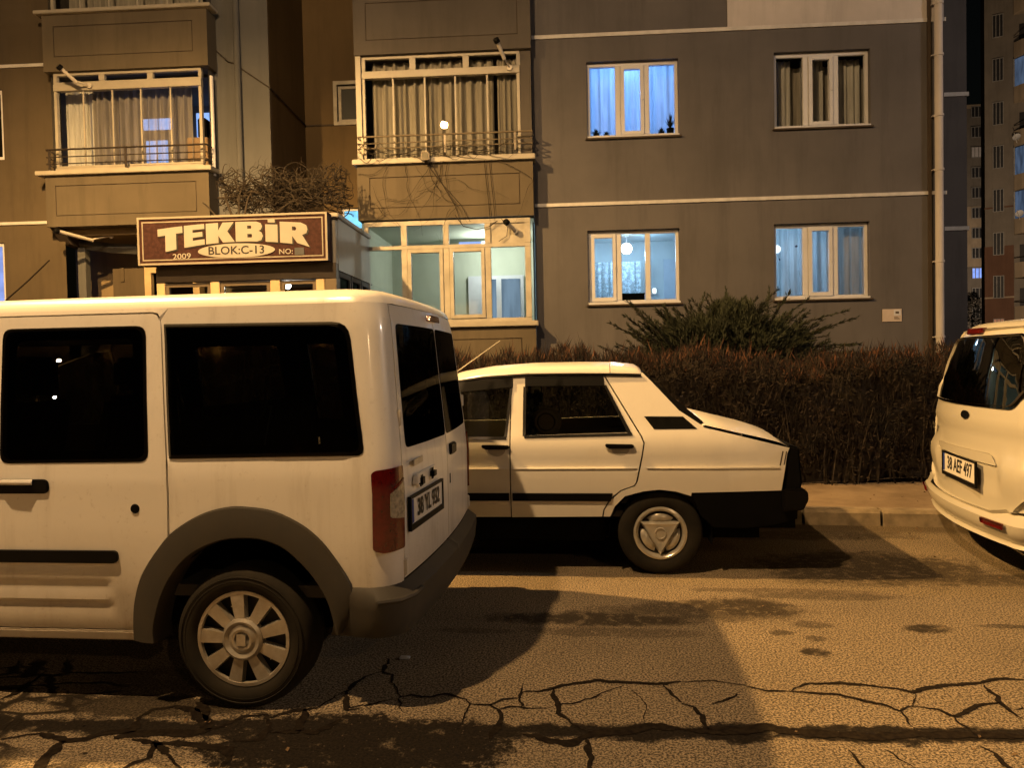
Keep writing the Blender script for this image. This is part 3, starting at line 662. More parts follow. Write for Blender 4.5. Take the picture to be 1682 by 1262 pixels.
# ---- bay balconies
def parapet(u0, u1, z0, z1, v, vb, inset, m, name='balcony'):
    a, b, c, d = inset
    mb = wall(MB(), u0, u1, z0, z1, v, [(a, b, c, d)], .018)
    mb.add([(a+.016, v+.018, c+.016), (b-.016, v+.018, c+.016), (b-.016, v+.018, d-.016), (a+.016, v+.018, d-.016), (a+.016, v+.004, c+.016), (b-.016, v+.004, c+.016), (b-.016, v+.004, d-.016), (a+.016, v+.004, d-.016)],
           [(4, 5, 6, 7), (0, 1, 5, 4), (1, 2, 6, 5), (2, 3, 7, 6), (3, 0, 4, 7)])
    mb.add([(u0, v, z0), (u0, v, z1), (u0, vb, z1), (u0, vb, z0), (u1, v, z0), (u1, v, z1), (u1, vb, z1), (u1, vb, z0)], [(0, 3, 2, 1), (4, 5, 6, 7), (1, 2, 6, 5), (0, 4, 7, 3)])
    o = part(name, mb, m)
    g = MB(); q = v+.014   # the shadow joint round the raised panel
    g.add([(a, q, c), (b, q, c), (b, q, d), (a, q, d), (a+.016, q, c+.016), (b-.016, q, c+.016), (b-.016, q, d-.016), (a+.016, q, d-.016)], [(0, 1, 5, 4), (1, 2, 6, 5), (2, 3, 7, 6), (3, 0, 4, 7)])
    g.build('panel_joint', M['groove'], o); return o

def sill(par, u0, u1, z0, z1, v, vb, m=None): return MB().box((u0, v, z0), (u1, vb, z1)).build('coping', m or M['alu'], par, bevel=.008)

def glazing(par, u0, u1, z0, z1, v, trans, mull, trz, beam):
    """sliding glass above a coping with a top row of small lights: frame, panes"""
    f = MB(); t = .045
    f.box((u0, v-.02, z1-.05), (u1, v+.05, z1)); f.box((u0, v-.02, trz-.035), (u1, v+.05, trz+.0))
    f.box((u0, v-.035, beam), (u1, v+.06, trz-.036)); f.box((u0, v-.02, z0), (u1, v+.05, z0+.035))
    for x in (u0, u1-.05): f.box((x, v-.021, z0+.035), (x+.05, v+.05, beam)); f.box((x, v-.021, trz), (x+.06, v+.05, z1-.05))
    for x in trans: f.box((x-.05, v-.019, trz), (x+.05, v+.05, z1-.05))
    fr = f.build('glazing_frame', M['alu'], par, bevel=.004)
    e = MB()
    for x in mull: e.box((x-.013, v-.004, z0+.036), (x+.013, v+.014, beam-.001))
    g = MB().add([(u0+.02, v+.02, z0+.02), (u1-.02, v+.02, z0+.02), (u1-.02, v+.02, z1-.02), (u0+.02, v+.02, z1-.02)], [(0, 1, 2, 3)])
    g.build('glazing', M['glass'], par); e.build('sliding_sash_edge', M['alu'], par)
    return fr

def railing(par, u0, u1, zs, v, posts, m, vb):
    mb = MB()
    for k, z in enumerate(zs): mb.tube([(u0, vb, z), (u0, v, z), (u1, v, z), (u1, vb, z)], .016 if k == 0 else .010, 8)
    for x in posts: mb.box((x-.016, v-.01, zs[-1]-.10), (x+.016, v+.014, zs[0]-.012))
    return mb.build('railing', m, par, smooth=True)

# right bay: three storeys
B2, BB = 12.33, 15.0
parapet(-3.14, -.27, 6.47, 12.0, B2, BB, (-2.94, -.475, 6.695, 7.30), M['bay_up'])
b2 = parapet(-3.14, -.275, 3.80, 4.69, B2, BB, (-2.94, -.485, 3.985, 4.49), M['bay'])
b3 = parapet(-3.14, -.275, .05, 2.02, B2, BB, (-2.9, -.5, .6, 1.83), M['bay'])
sill(b2, -3.20, -.235, 4.692, 4.775, B2-.07, B2+.30); sill(b3, -3.20, -.235, 2.022, 2.105, B2-.07, B2+.30)
g2 = glazing(b2, -3.04, -.46, 4.78, 6.468, 12.42, (-2.20, -1.33), (-2.53, -2.01, -1.51, -.99), 6.23, 6.11)
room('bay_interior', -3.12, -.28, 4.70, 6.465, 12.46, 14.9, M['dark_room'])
part('bay_corner_post', MB().box((-3.13, 12.36, 4.78), (-3.045, 12.56, 6.468)), M['alu']); part('bay_corner_post', MB().box((-.455, 12.41, 4.78), (-.28, 12.53, 6.468)), M['bay_up'])
railing(b2, -3.10, -.27, (5.13, 5.02, 4.94), 12.27, (-3.02, -1.68, -.55), M['rail_mid'], 12.50)
curtain('curtain', -2.92, -.9, 4.72, 6.42, 12.60, M['curtain'], 'long cream curtains drawn across the right upper bay balcony', .045, 13)
curtain('curtain', -.84, -.48, 4.72, 6.40, 12.58, M['curtain'], 'narrow cream curtain at the right end of the right upper bay balcony', .03, 4)
# ground floor glazing of the right bay: timber frame, tilted light left ajar
mb = MB(); v = 12.40; us = (-3.03, -2.40, -1.71, -1.03, -.38)
mb.box((-3.06, v-.03, 2.106), (-.335, v+.05, 2.165)); mb.box((-3.06, v-.03, 3.70), (-.335, v+.05, 3.775)); mb.box((-3.06, v-.03, 3.315), (-.335, v+.05, 3.375))
for x in us:
    for p, q in ((2.166, 3.314), (3.376, 3.699)): mb.box((x-.05 if x > -3 else x-.03, v-.032, p), (x+.045, v+.05, q))
gf = mb.build('glazing_frame', M['pvc_old'], b3, bevel=.004)
mb = MB()
for p, q in ((-2.35, -1.765), (-1.66, -1.085)):
    mb.box((p, v-.05, 2.17), (p+.06, v+.03, 3.31)); mb.box((q-.06, v-.05, 2.17), (q, v+.03, 3.31)); mb.box((p+.06, v-.05, 3.25), (q-.06, v+.03, 3.31)); mb.box((p+.06, v-.05, 2.17), (q-.06, v+.03, 2.23))
mb.build('casement', M['pvc_old'], b3, bevel=.005)
MB().add([(-3.02, v+.012, 2.15), (-.36, v+.012, 2.15), (-.36, v+.012, 3.33), (-3.02, v+.012, 3.33), (-1.0, v+.012, 3.36), (-3.02, v+.012, 3.36), (-3.02, v+.012, 3.72), (-1.0, v+.012, 3.72)], [(0, 1, 2, 3), (5, 4, 7, 6)]).build('glazing', M['glass'], b3)
MB().box((-.985, v-.005, 3.376), (-.425, v+.02, 3.70)).build('solid_top_light', M['pvc_old'], b3)
room('bay_interior', -3.12, -.28, 1.9, 3.78, 12.47, 14.8, M['room_green'])
part('inner_door', MB().box((-1.62, 14.70, 1.92), (-.55, 14.79, 3.12)), M['pvc'])
M['blue_lit'] = emit('lit_doorway', (.38, .56, .74), .45, .35, 3, (3, 3, .3))
part('lit_doorway', MB().box((-1.33, 14.68, 1.95), (-1.08, 14.695, 3.05)), M['blue_lit']); part('lit_doorway', MB().box((-.98, 14.68, 1.95), (-.62, 14.695, 3.05)), M['blue_lit'])
lamp('room_light', (-1.15, 13.9, 3.50), 40, (.96, 1.0, .86), .08)
t = thing('tube_lamp', 'lit tube lamp near the ceiling behind the ground floor bay glazing', 'lamp', (-1.25, 14.2, 3.60), FAC)
MB().box((-1.72, 14.2, 3.60), (-.98, 14.28, 3.70)).build('housing', M['pvc'], t); MB().box((-1.30, 14.17, 3.60), (-1.0, 14.195, 3.70)).build('tube', emit('tube_glow', (.75, .9, 1), 3.2), t); MB().box((-1.72, 14.17, 3.60), (-1.31, 14.195, 3.70)).build('diffuser', emit('tube_dim', (.35, .5, .95), .9), t)

# left bay
B1, LW = 12.65, 12.95
b1u = parapet(-8.58, -5.71, 6.55, 7.50, B1, LW+.1, (-8.39, -5.96, 6.79, 7.31), M['bay'])
b1 = parapet(-8.62, -5.76, 3.92, 4.785, B1, LW+.1, (-8.45, -5.975, 4.10, 4.62), M['bay'])
sill(b1u, -8.68, -5.62, 7.502, 7.56, B1-.08, B1+.25); sill(b1, -8.75, -5.68, 4.787, 4.86, B1-.08, B1+.25)
glazing(b1, -8.46, -5.87, 4.93, 6.548, 12.74, (-7.61, -6.76), (-7.95, -7.44, -6.94, -6.42), 6.39, 6.24)
glazing(b1u, -8.46, -5.87, 7.60, 9.2, 12.74, (-7.61, -6.76), (-7.95, -7.44, -6.94, -6.42), 8.9, 8.76)
part('balcony', MB().box((-8.58, B1, 9.22), (-5.71, LW+.1, 10.2)), M['bay'])
MB().box((-8.46, 12.70, 4.862), (-5.87, 12.82, 4.928)).build('sliding_track', M['alu'], b1)
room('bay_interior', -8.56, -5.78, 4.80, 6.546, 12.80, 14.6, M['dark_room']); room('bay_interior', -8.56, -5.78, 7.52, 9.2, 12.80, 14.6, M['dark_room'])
curtain('curtain', -7.95, -6.15, 4.85, 6.42, 13.0, M['sheer_brown'], 'brown sheer curtains inside the left bay balcony', .05, 14)
curtain('curtain', -8.5, -8.0, 4.85, 6.42, 13.1, M['curtain_grey'], 'plain grey curtain at the left end of the left bay balcony', .02, 5)
M['blue_reflection'] = emit('window_reflection_glow', (.30, .50, 1.0), 1.9, .3, 3)  # glowing panes stand in for windows across the street mirrored in the glazing
part('reflected_window', MB().box((-7.46, 13.75, 5.86), (-7.20, 13.78, 6.06)).box((-7.17, 13.75, 5.86), (-6.92, 13.78, 6.06)), M['blue_reflection']); part('reflected_window', MB().box((-7.42, 13.75, 4.9), (-7.24, 13.78, 5.66)).box((-7.20, 13.75, 4.9), (-7.02, 13.78, 5.66)), M['blue_reflection'])
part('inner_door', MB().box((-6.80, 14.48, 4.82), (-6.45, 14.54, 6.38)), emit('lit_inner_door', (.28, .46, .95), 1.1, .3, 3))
t = thing('cupboard', 'brown cupboard with a dark case on top inside the left bay balcony', 'cupboard', (-6.12, 13.15, 4.82), FAC)
MB().box((-6.30, 13.0, 4.82), (-5.92, 13.25, 5.46)).build('body', M['carton'], t, bevel=.008); MB().box((-6.10, 13.02, 5.462), (-5.95, 13.22, 5.80)).build('case', M['matt_black'], t, bevel=.02)
railing(b1, -8.55, -5.76, (5.215, 5.09, 4.975), 12.60, (-8.50, -7.16, -5.80), M['rail'], 12.80)
curtain('curtain', -8.4, -6.0, 7.6, 8.8, 13.2, M['curtain'], 'cream curtains inside the topmost left bay balcony', .04, 12)

# left wall, recess and stair well
mb = wall(MB(), -16, -8.50, 0, 12, LW, [(-11.0, -9.55, 5.18, 6.40), (-11.0, -9.62, 2.4, 3.73)])
part('wall', mb, M['wall_left'])
for z0, z1, m in ((5.18, 6.40, M['matt_black']), (2.4, 3.73, emit('lit_side_window', (.34, .45, .95), .75, .3))):
    f = MB(); u0, u1 = -11.0, (-9.55 if z0 > 5 else -9.62)
    f.box((u1-.05, LW+.03, z0), (u1-.002, LW+.1, z1)); f.box((u0, LW+.03, z0), (u1-.05, LW+.1, z0+.06)); f.box((u0, LW+.03, z1-.06), (u1-.05, LW+.1, z1)); f.box((u1-.6, LW+.03, z0+.06), (u1-.53, LW+.1, z1-.06)); f.box((u1-.05, LW+.031, z0), (u1, LW-.0, z0+.03))
    w = f.build('window', M['pvc'], bld, bevel=.005); MB().box((u0, LW+.07, z0+.05), (u1-.04, LW+.09, z1-.05)).build('pane', m, w)
part('string_course', MB().box((-16, LW-.025, 4.035), (-8.63, LW+.02, 4.085)), M['white']); part('string_course', MB().box((-16, LW-.025, 6.765), (-8.6, LW+.02, 6.82)), M['white'])
VG, VR = 13.0, 14.9
mb = MB().add([(-5.85, VG, 2.6), (-4.80, VG, 2.6), (-4.80, VG, 12), (-5.85, VG, 12), (-8.5, LW+.1, 6.5), (-5.7, LW+.1, 6.5), (-5.7, LW+.1, 6.6), (-8.5, LW+.1, 6.6)], [(0, 1, 2, 3), (4, 5, 6, 7)])
part('light_grey_wall', mb, M['grey'])
part('recess_side_wall', MB().add([(-4.80, VG, 0), (-4.80, VR, 0), (-4.80, VR, 12), (-4.80, VG, 12)], [(0, 1, 2, 3)]), M['recess'])
part('stair_wall', wall(MB(), -4.80, -3.10, 0, 12, VR, [(-4.15, -3.55, 6.24, 6.96), (-4.12, -3.6, 4.15, 4.55)]), M['recess'])
f = MB(); f.box((-4.22, VR-.03, 6.17), (-3.5, VR+.06, 6.24)); f.box((-4.22, VR-.03, 6.96), (-3.5, VR+.06, 7.03)); f.box((-4.22, VR-.03, 6.24), (-4.15, VR+.06, 6.96)); f.box((-4.145, VR+.05, 6.245), (-4.08, VR+.09, 6.955)); f.box((-4.08, VR+.05, 6.245), (-3.56, VR+.09, 6.30)); f.box((-4.08, VR+.05, 6.90), (-3.56, VR+.09, 6.955))
w = f.build('window', M['pvc_old'], bld); MB().box((-4.09, VR+.08, 6.29), (-3.55, VR+.1, 6.91)).build('pane', simple('dim_glass', (.02, .025, .03), .6), w)
f = MB(); f.box((-4.118, VR+.04, 4.152), (-4.08, VR+.1, 4.548)); f.box((-4.08, VR+.04, 4.50), (-3.6, VR+.1, 4.548)); w = f.build('window', M['pvc'], bld); MB().box((-4.09, VR+.08, 4.155), (-3.61, VR+.1, 4.51)).build('pane', emit('stair_light', (.22, .62, .95), 1.2, .3, 6), w)
part('recess_band', MB().box((-4.79, VR-.02, 6.17), (-4.23, VR+.01, 6.20)), M['groove'])
part('grey_pipe', MB().tube([(-5.33, VG-.05, 3.4), (-5.33, VG-.05, 12)], .055, 12), M['grey'], smooth=True)
part('white_pipe', MB().tube([(-5.765, VG-.12, 4.75), (-5.765, VG-.12, 6.45)], .035, 12), M['pvc'], smooth=True)
t = tag(MB().tube([(-5.77, VG-.012, 6.98), (-5.50, VG-.012, 6.72), (-5.42, VG-.012, 6.70), (-4.785, VG-.012, 6.20+.05), (-4.785, VR-.012, 6.19)], .012, 6).build('wall_cable', M['cable'], base=(-5.3, VG, 6.19), ang=FAC), 'black cable running down slantwise over the light grey wall', 'cable')
t = tag(MB().tube([(-9.62, LW-.012, 2.72), (-9.2, LW-.012, 3.05), (-8.80, LW-.012, 3.40)], .010, 6).build('wall_cable', M['cable'], base=(-9.2, LW, 2.7), ang=FAC), 'thin dark cable slanting up the ochre wall left of the entrance', 'cable')

# open ground floor under the left bay
mb = MB().box((-8.62, 12.9, 3.80), (-5.76, 14.0, 3.915)); mb.add([(-9.0, 14.0, 0), (-4.8, 14.0, 0), (-4.8, 14.0, 3.8), (-9.0, 14.0, 3.8)], [(0, 1, 2, 3)])
part('undercroft', mb, M['under'])
part('soffit_bracket', MB().prism([(12.7, 3.915), (13.4, 3.915), (13.4, 3.65), (13.0, 3.68)], lambda a, b: (-8.60, a, b), lambda a, b: (-8.44, a, b)), M['groove'])
part('undercroft_beam', MB().tube([(-8.45, 13.3, 3.72), (-7.9, 13.3, 3.64), (-7.4, 13.3, 3.60), (-6.9, 13.3, 3.60), (-6.3, 13.3, 3.68)], .085, 4), M['grey'])
part('undercroft_post', MB().box((-8.48, 13.25, .1), (-8.34, 13.39, 3.72)).box((-8.48, 13.24, 2.4), (-8.1, 13.40, 2.60)), M['grey'])
part('meter_cabinet', MB().box((-8.02, 13.55, 1.2), (-7.42, 13.95, 3.30)).box((-7.86, 13.53, 3.06), (-7.80, 13.548, 3.31)), M['wall_left'])
f = MB(); f.box((-7.40, 13.5, 2.2), (-7.28, 13.7, 3.32)); f.box((-6.5, 13.5, 2.2), (-6.38, 13.7, 3.32)); f.box((-7.28, 13.5, 3.20), (-6.5, 13.7, 3.32)); f.box((-7.28, 13.45, 3.33), (-6.4, 13.7, 3.40)); f.box((-7.28, 13.45, 3.40), (-7.22, 13.7, 3.75))
w = f.build('window', M['porch_frame'], bld); MB().box((-7.28, 13.6, 2.2), (-6.5, 13.62, 3.2)).box((-7.22, 13.6, 3.41), (-6.4, 13.62, 3.75)).build('pane', M['darkglass'], w)

# ---- entrance porch with its sign
PF = 10.45
por = thing('entrance_porch', 'glazed entrance porch with grey side panel and flat roof under the brown sign', 'porch', (-4.3, PF, .1), FAC)
mb = MB().box((-5.56, PF, 2.66), (-2.99, PF+.12, 2.87)); part('header_beam', mb, M['porch_dark'], por)
part('fascia', MB().box((-5.56, PF+.02, 2.872), (-2.99, PF+.12, 3.46)), M['porch'], por)
part('side_panel', MB().box((-3.07, PF+.125, 2.78), (-2.985, 12.38, 3.50)), M['porch'], por); part('side_panel', MB().box((-5.56, PF+.125, 2.78), (-5.48, 12.55, 3.50)), M['porch'], por)
part('roof', MB().box((-5.60, PF-.0, 3.50), (-2.94, 12.36, 3.56)), M['porch'], por, bevel=.01)
part('porch_ceiling', MB().box((-5.48, PF+.13, 2.80), (-3.07, 12.9, 2.83)), M['porch'], por)
for u, w in ((-5.50, .12), (-4.72, .13), (-3.86, .14), (-3.22, .12)): part('post', MB().box((u-w/2, PF+.005, .12), (u+w/2, PF+.10, 2.655)), M['porch_frame'], por, bevel=.006)
part('corner_column', MB().box((-3.15, PF, .12), (-2.99, PF+.16, 2.655)), M['porch_dark'], por)
for a, b in ((-5.44, -4.79), (-4.65, -3.94), (-3.785, -3.285)):
    d = MB(); d.box((a, PF+.03, .15), (a+.05, PF+.08, 2.64)); d.box((b-.05, PF+.03, .15), (b, PF+.08, 2.64)); d.box((a+.05, PF+.03, 2.59), (b-.05, PF+.08, 2.64)); d.box((a+.05, PF+.03, .15), (b-.05, PF+.08, .35))
    o = d.build('door', M['porch_dark'], por); MB().box((a+.05, PF+.05, .35), (b-.05, PF+.056, 2.59)).build('pane', M['glass'], o)
f = MB()
for a, b in ((10.62, 11.25), (11.30, 11.85), (11.9, 12.35)):
    f.box((-3.05, a, .9), (-3.0, a+.06, 2.77)); f.box((-3.05, b-.06, .9), (-3.0, b, 2.77)); f.box((-3.05, a+.06, 2.70), (-3.0, b-.06, 2.77)); f.box((-3.05, a+.06, .9), (-3.0, b-.06, .97))
o = part('side_window', f, M['grey'], por); MB().box((-3.03, 10.66, .95), (-3.024, 12.33, 2.72)).build('pane', M['darkglass'], o)
part('side_wall', MB().box((-3.07, 10.62, .1), (-2.99, 12.38, .895)), M['porch'], por)
part('back_wall', MB().box((-5.56, 12.90, .1), (-4.8, 12.94, 2.80)).box((-4.8, 13.6, .1), (-3.14, 13.64, 2.80)), M['recess'], por)
globe((-4.12, 11.7, 2.70), .05, 'small bright lamp under the ceiling of the entrance porch', emit('porch_globe', (1, .93, .8), 16), 2.80)
lamp('porch_light', (-4.12, 11.7, 2.60), 3.0, (1, .9, .75), .05)
sg = thing('entrance_sign', 'brown sign board with arched cream lettering over the entrance porch', 'sign', (-4.37, 10.30, 2.87), FAC)
part('box', MB().box((-5.70, 10.26, 2.875), (-3.04, PF-.002, 3.535)), M['sign_brown'], sg)
f = MB()
for k, (e, w, v) in enumerate(((0, .028, 10.245), (.062, .016, 10.254))):
    a, b, c, d = -5.70+e, -3.04-e, 2.875+e, 3.535-e
    f.box((a, v, c), (a+w, 10.259, d)); f.box((b-w, v, c), (b, 10.259, d)); f.box((a+w, v, c), (b-w, 10.259, c+w)); f.box((a+w, v, d-w), (b-w, 10.259, d))
part('frame', f, M['sign_frame'], sg)
# block letters on an arch: each drawn as an outline in a unit cell
GLY = {'T': ([(0,1),(1,1),(1,.70),(.74,.70),(.74,0),(.30,0),(.30,.70),(0,.70)], []),
       'E': ([(0,1),(1,1),(1,.76),(.42,.76),(.42,.63),(.90,.63),(.90,.40),(.42,.40),(.42,.26),(1,.26),(1,0),(0,0)], []),
       'K': ([(0,1),(.44,1),(.44,.62),(.60,1),(1,1),(.76,.55),(1.02,0),(.60,0),(.44,.36),(.44,0),(0,0)], []),
       'B': ([(0,1),(.78,1),(.95,.92),(1,.76),(.95,.60),(.86,.54),(.97,.46),(1.02,.28),(.96,.08),(.80,0),(0,0)], [[(.44,.80),(.58,.80),(.60,.72),(.58,.64),(.44,.64)], [(.44,.38),(.60,.38),(.62,.28),(.60,.20),(.44,.20)]]),
       'I': ([(0,.86),(1,.86),(1,0),(0,0)], []), 'DOT': ([(.22,1.12),(.78,1.12),(.78,.95),(.22,.95)], []),
       'R': ([(0,1),(.76,1),(.96,.90),(1,.72),(.96,.55),(.80,.45),(1.06,-.04),(.62,.06),(.44,.36),(.44,0),(0,0)], [[(.44,.80),(.56,.80),(.60,.71),(.56,.62),(.44,.62)]])}
SP = [('T', .00, .165), ('E', .175, .31), ('K', .32, .505), ('B', .515, .69), ('I', .71, .79), ('DOT', .71, .79), ('R', .805, .985)]
def arch(a, b):
    """a 0..1 along the word, b 0..1 up: baseline and top both bow upward"""
    c = 1-(2*a-1.1)**2/1.21
    lo = 3.03+.135*c; hi = 3.365+.07*c
    return -5.41+2.13*a, lo+(hi-lo)*b
for nm, dx, dz, v, m, e in (('letter_shadow', .018, -.014, 10.2515, M['plate_black'], .006), ('lettering', 0, 0, 10.246, M['sign_cream'], .0)):
    mb = MB()
    for g, p, q in SP:
        o, hs = GLY[g]
        def fn(x, y, p=p, q=q): u, z = arch(p+(q-p)*x, y); return (u+dx, v, z+dz)
        panel(mb, o, fn, hs, .2, .12)
    part(nm, mb, m, sg)
ov = [(-4.31+.54*math.cos(2*PI*k/40), 3.045+.098*math.sin(2*PI*k/40)) for k in range(40)]
part('lozenge', panel(MB(), ov, lambda a, b: (a, 10.248, b), (), .1), M['sign_cream'], sg)
part('lettering', text_mb('BLOK:C-13', .155, lambda a, b, h: (-4.31+a, 10.2465-h, 3.045+b), .002, 1.08), M['plate_black'], sg)
part('lettering', text_mb('2009', .105, lambda a, b, h: (-5.08+a, 10.25-h, 2.985+b+.03*a), .001, 1.25), M['sign_cream'], sg)
part('lettering', text_mb('NO:', .100, lambda a, b, h: (-3.62+a, 10.25-h, 3.01+b), .001, 1.1), M['sign_cream'], sg)
part('blurred_number', MB().box((-3.50, 10.25, 2.965), (-3.37, 10.258, 3.06)), simple('blank_patch', (.05, .055, .07), .7), sg)

# ---- cameras, floodlight, cables on the front
def cctv(p, q, label, bracket):
    t = thing('security_camera', label, 'security camera', p, FAC, 'cameras on the bay balconies'); P, Q = Vector(p), Vector(q); d = (P-Q).normalized()
    MB().tube([Q, P-d*.03, P-d*.03, P], [.030, .032, .046, .048], 14).build('housing', M['camera_white'], t, smooth=True)
    MB().tube([P-d*.05, P+d*.004, P+d*.014], [.0495, .0495, .040], 14).build('lens', M['black'], t, smooth=True)
    MB().tube([Q+d*.05, Vector(bracket)], .014, 8).lathe([(0, -.012), (.045, -.012), (.045, .012), (0, .012)], bracket, (0, 1, 0), 12).build('bracket', M['camera_white'], t, smooth=True)
cctv((-.80, 11.98, 6.48), (-.69, 12.20, 6.26), 'bullet camera under the uppermost parapet of the right bay', (-.62, 12.36, 6.18))
cctv((-8.08, 12.30, 6.49), (-7.92, 12.52, 6.30), 'bullet camera at the top left of the left bay balcony glazing', (-7.80, 12.68, 6.30))
cctv((-.72, 12.14, 3.68), (-.60, 12.32, 3.58), 'bullet camera beside the solid top light of the ground floor bay', (-.58, 12.36, 3.56))
cctv((-8.34, 12.45, 3.82), (-8.0, 12.95, 3.72), 'long bullet camera under the left bay near the entrance', (-7.70, 13.0, 3.80))
t = thing('floodlight', 'small unlit floodlight on the coping of the right bay', 'floodlight', (-1.98, 12.22, 4.70), FAC)
MB().box((-2.05, 12.14, 4.70), (-1.92, 12.20, 4.82)).build('housing', M['rail_mid'], t, bevel=.01); MB().box((-2.035, 12.132, 4.715), (-1.935, 12.139, 4.805)).build('lens', M['glass'], t); MB().bar((-1.985, 12.20, 4.72), (-1.985, 12.28, 4.66), .05, .02).build('bracket', M['rail'], t)
# ------------------------------------------------------------------ wheels
def tyre_profile(r, rim, w):
    h = w/2
    return [(rim, -h*.86), (rim+.012, -h*.98), (rim+(r-rim)*.45, -h*1.06), (r-.022, -h*.97), (r-.006, -h*.80), (r, -h*.5), (r, h*.5), (r-.006, h*.80), (r-.022, h*.97), (rim+(r-rim)*.45, h*1.06), (rim+.012, h*.98), (rim, h*.86)]

def van_wheel(root, c, r=.297):
    """c is the middle of the wheel; the outer side looks to -y when c.y is negative"""
    x, y, z = c; sg = -1 if y < 0 else 1; ax = (0, sg, 0); w = .195; h = w/2; rim = .205
    t = MB().lathe(tyre_profile(r, rim, w), c, ax, 56)
    for q in (.245, .262): t.lathe([(q, h*1.035), (q+.002, h*1.075), (q+.004, h*1.035)], c, ax, 56)
    t.lathe([(rim-.03, -h*.8), (rim, -h*.8), (rim, h*.86), (rim-.012, h*.80)], c, ax, 48)
    o = t.build('wheel', M['tyre'], root, smooth=True)
    d = MB().lathe([(0, h*.45), (.10, h*.5), (rim-.01, h*.42), (rim-.006, h*.84)], c, ax, 48); d.build('rim', M['hub_dark'], o, smooth=True)
    cap = MB(); e = h*.90
    cap.lathe([(.183, e-.012), (.187, e), (.201, e-.001), (.204, e-.02)], c, ax, 64)
    cap.lathe([(0, e+.000), (.026, e+.002), (.034, e+.012), (.044, e+.014), (.060, e+.006), (.076, e+.016), (.088, e+.008), (.09, e-.02)], c, ax, 48)
    for k in range(9):
        a = R(97+40*k); u = Vector((math.cos(a), 0, math.sin(a))); v = Vector((-math.sin(a), 0, math.cos(a))); C_ = Vector(c)
        def at(p, q, hh): return C_+u*p+v*q+Vector((0, sg, 0))*hh
        for lo in (0,):
            r0, r1, w0, w1 = .082, .190, .021, .0295
            vs = [at(r0, -w0, e+.004), at(r0, w0, e+.004), at(r1, w1, e-.002), at(r1, -w1, e-.002), at(r0, -w0-.004, e-.025), at(r0, w0+.004, e-.025), at(r1, w1+.004, e-.03), at(r1, -w1-.004, e-.03)]
            cap.add(vs, [(0, 1, 2, 3), (0, 4, 5, 1), (1, 5, 6, 2), (2, 6, 7, 3), (3, 7, 4, 0)])
        if k in (0, 6):   # two spokes carry a seam for the valve and the puller slot
            cap.add([at(.140, -.030, e+.0035), at(.140, .030, e+.0035), at(.1435, .030, e+.0035), at(.1435, -.030, e+.0035)], [(0, 1, 2, 3)])
    cap.build('hubcap', M['hub'], o, smooth=True, angle=30)
    MB().add([at(0, 0, 0)]*0, []) if 0 else None
    b = MB().box((x-.022, y+sg*(e+.0145), z-.026), (x+.022, y+sg*(e+.019), z+.026)); b.build('cap_badge', M['hub'], o, bevel=.003)
    return o

def saloon_wheel(root, c, r=.278):
    x, y, z = c; sg = -1 if y < 0 else 1; ax = (0, sg, 0); w = .155; h = w/2; rim = .176
    t = MB().lathe(tyre_profile(r, rim, w), c, ax, 56)
    t.lathe([(rim-.03, -h*.8), (rim, -h*.8), (rim, h*.86), (rim-.01, h*.80)], c, ax, 48)
    o = t.build('wheel', M['tyre'], root, smooth=True); e = h*.88
    MB().lathe([(.142, e-.02), (.150, e+.004), (.162, e+.012), (.174, e+.008), (.178, e-.01)], c, ax, 64).build('rim', M['hub_bright'], o, smooth=True)
    MB().lathe([(0, e-.02), (.150, e-.022), (.153, e-.004)], c, ax, 48).build('rim_disc', M['hub_dark'], o, smooth=True)
    cap = MB(); C_ = Vector(c)
    def P(a, rr, hh): return C_+Vector((rr*math.cos(a), 0, rr*math.sin(a)))+Vector((0, sg*hh, 0))
    A = [R(-90), R(30), R(150)]
    # three-cornered cap, point down, with domes between its arms
    for k in range(3):
        a0, a1 = A[k], A[(k+1) % 3]
        o0, o1 = P(a0, .152, e-.002), P(a1, .152, e-.002); i0, i1 = P(a0, .126, e+.020), P(a1, .126, e+.020); m0, m1 = P(a0, .085, e+.012), P(a1, .085, e+.012)
        cap.add([o0, o1, i1, i0, m1, m0, C_+Vector((0, sg*(e+.012), 0))], [(0, 1, 2, 3), (3, 2, 4, 5), (5, 4, 6)])
        lo0, lo1 = P(a0, .155, e-.03), P(a1, .155, e-.03); cap.add([o0, o1, lo1, lo0], [(0, 1, 2, 3)])
        am = a0+R(60); q = []
        for i in range(9):
            for j in range(5):
                aa = am+R(-42+84*i/8); rr = .078+.052*j/4; bul = math.sin(PI*i/8)**.6*math.sin(PI*(j+.6)/5.2)**.6
                q.append(P(aa, rr, e-.022+.030*bul))
        cap.add(q, [(i*5+j, i*5+5+j, i*5+6+j, i*5+j+1) for i in range(8) for j in range(4)])
    cap.lathe([(0, e+.0135), (.030, e+.015), (.033, e+.021), (.037, e+.021), (.040, e+.012)], c, ax, 32)
    cap.build('hubcap', M['hub_bright'], o, smooth=True, angle=30)
    return o

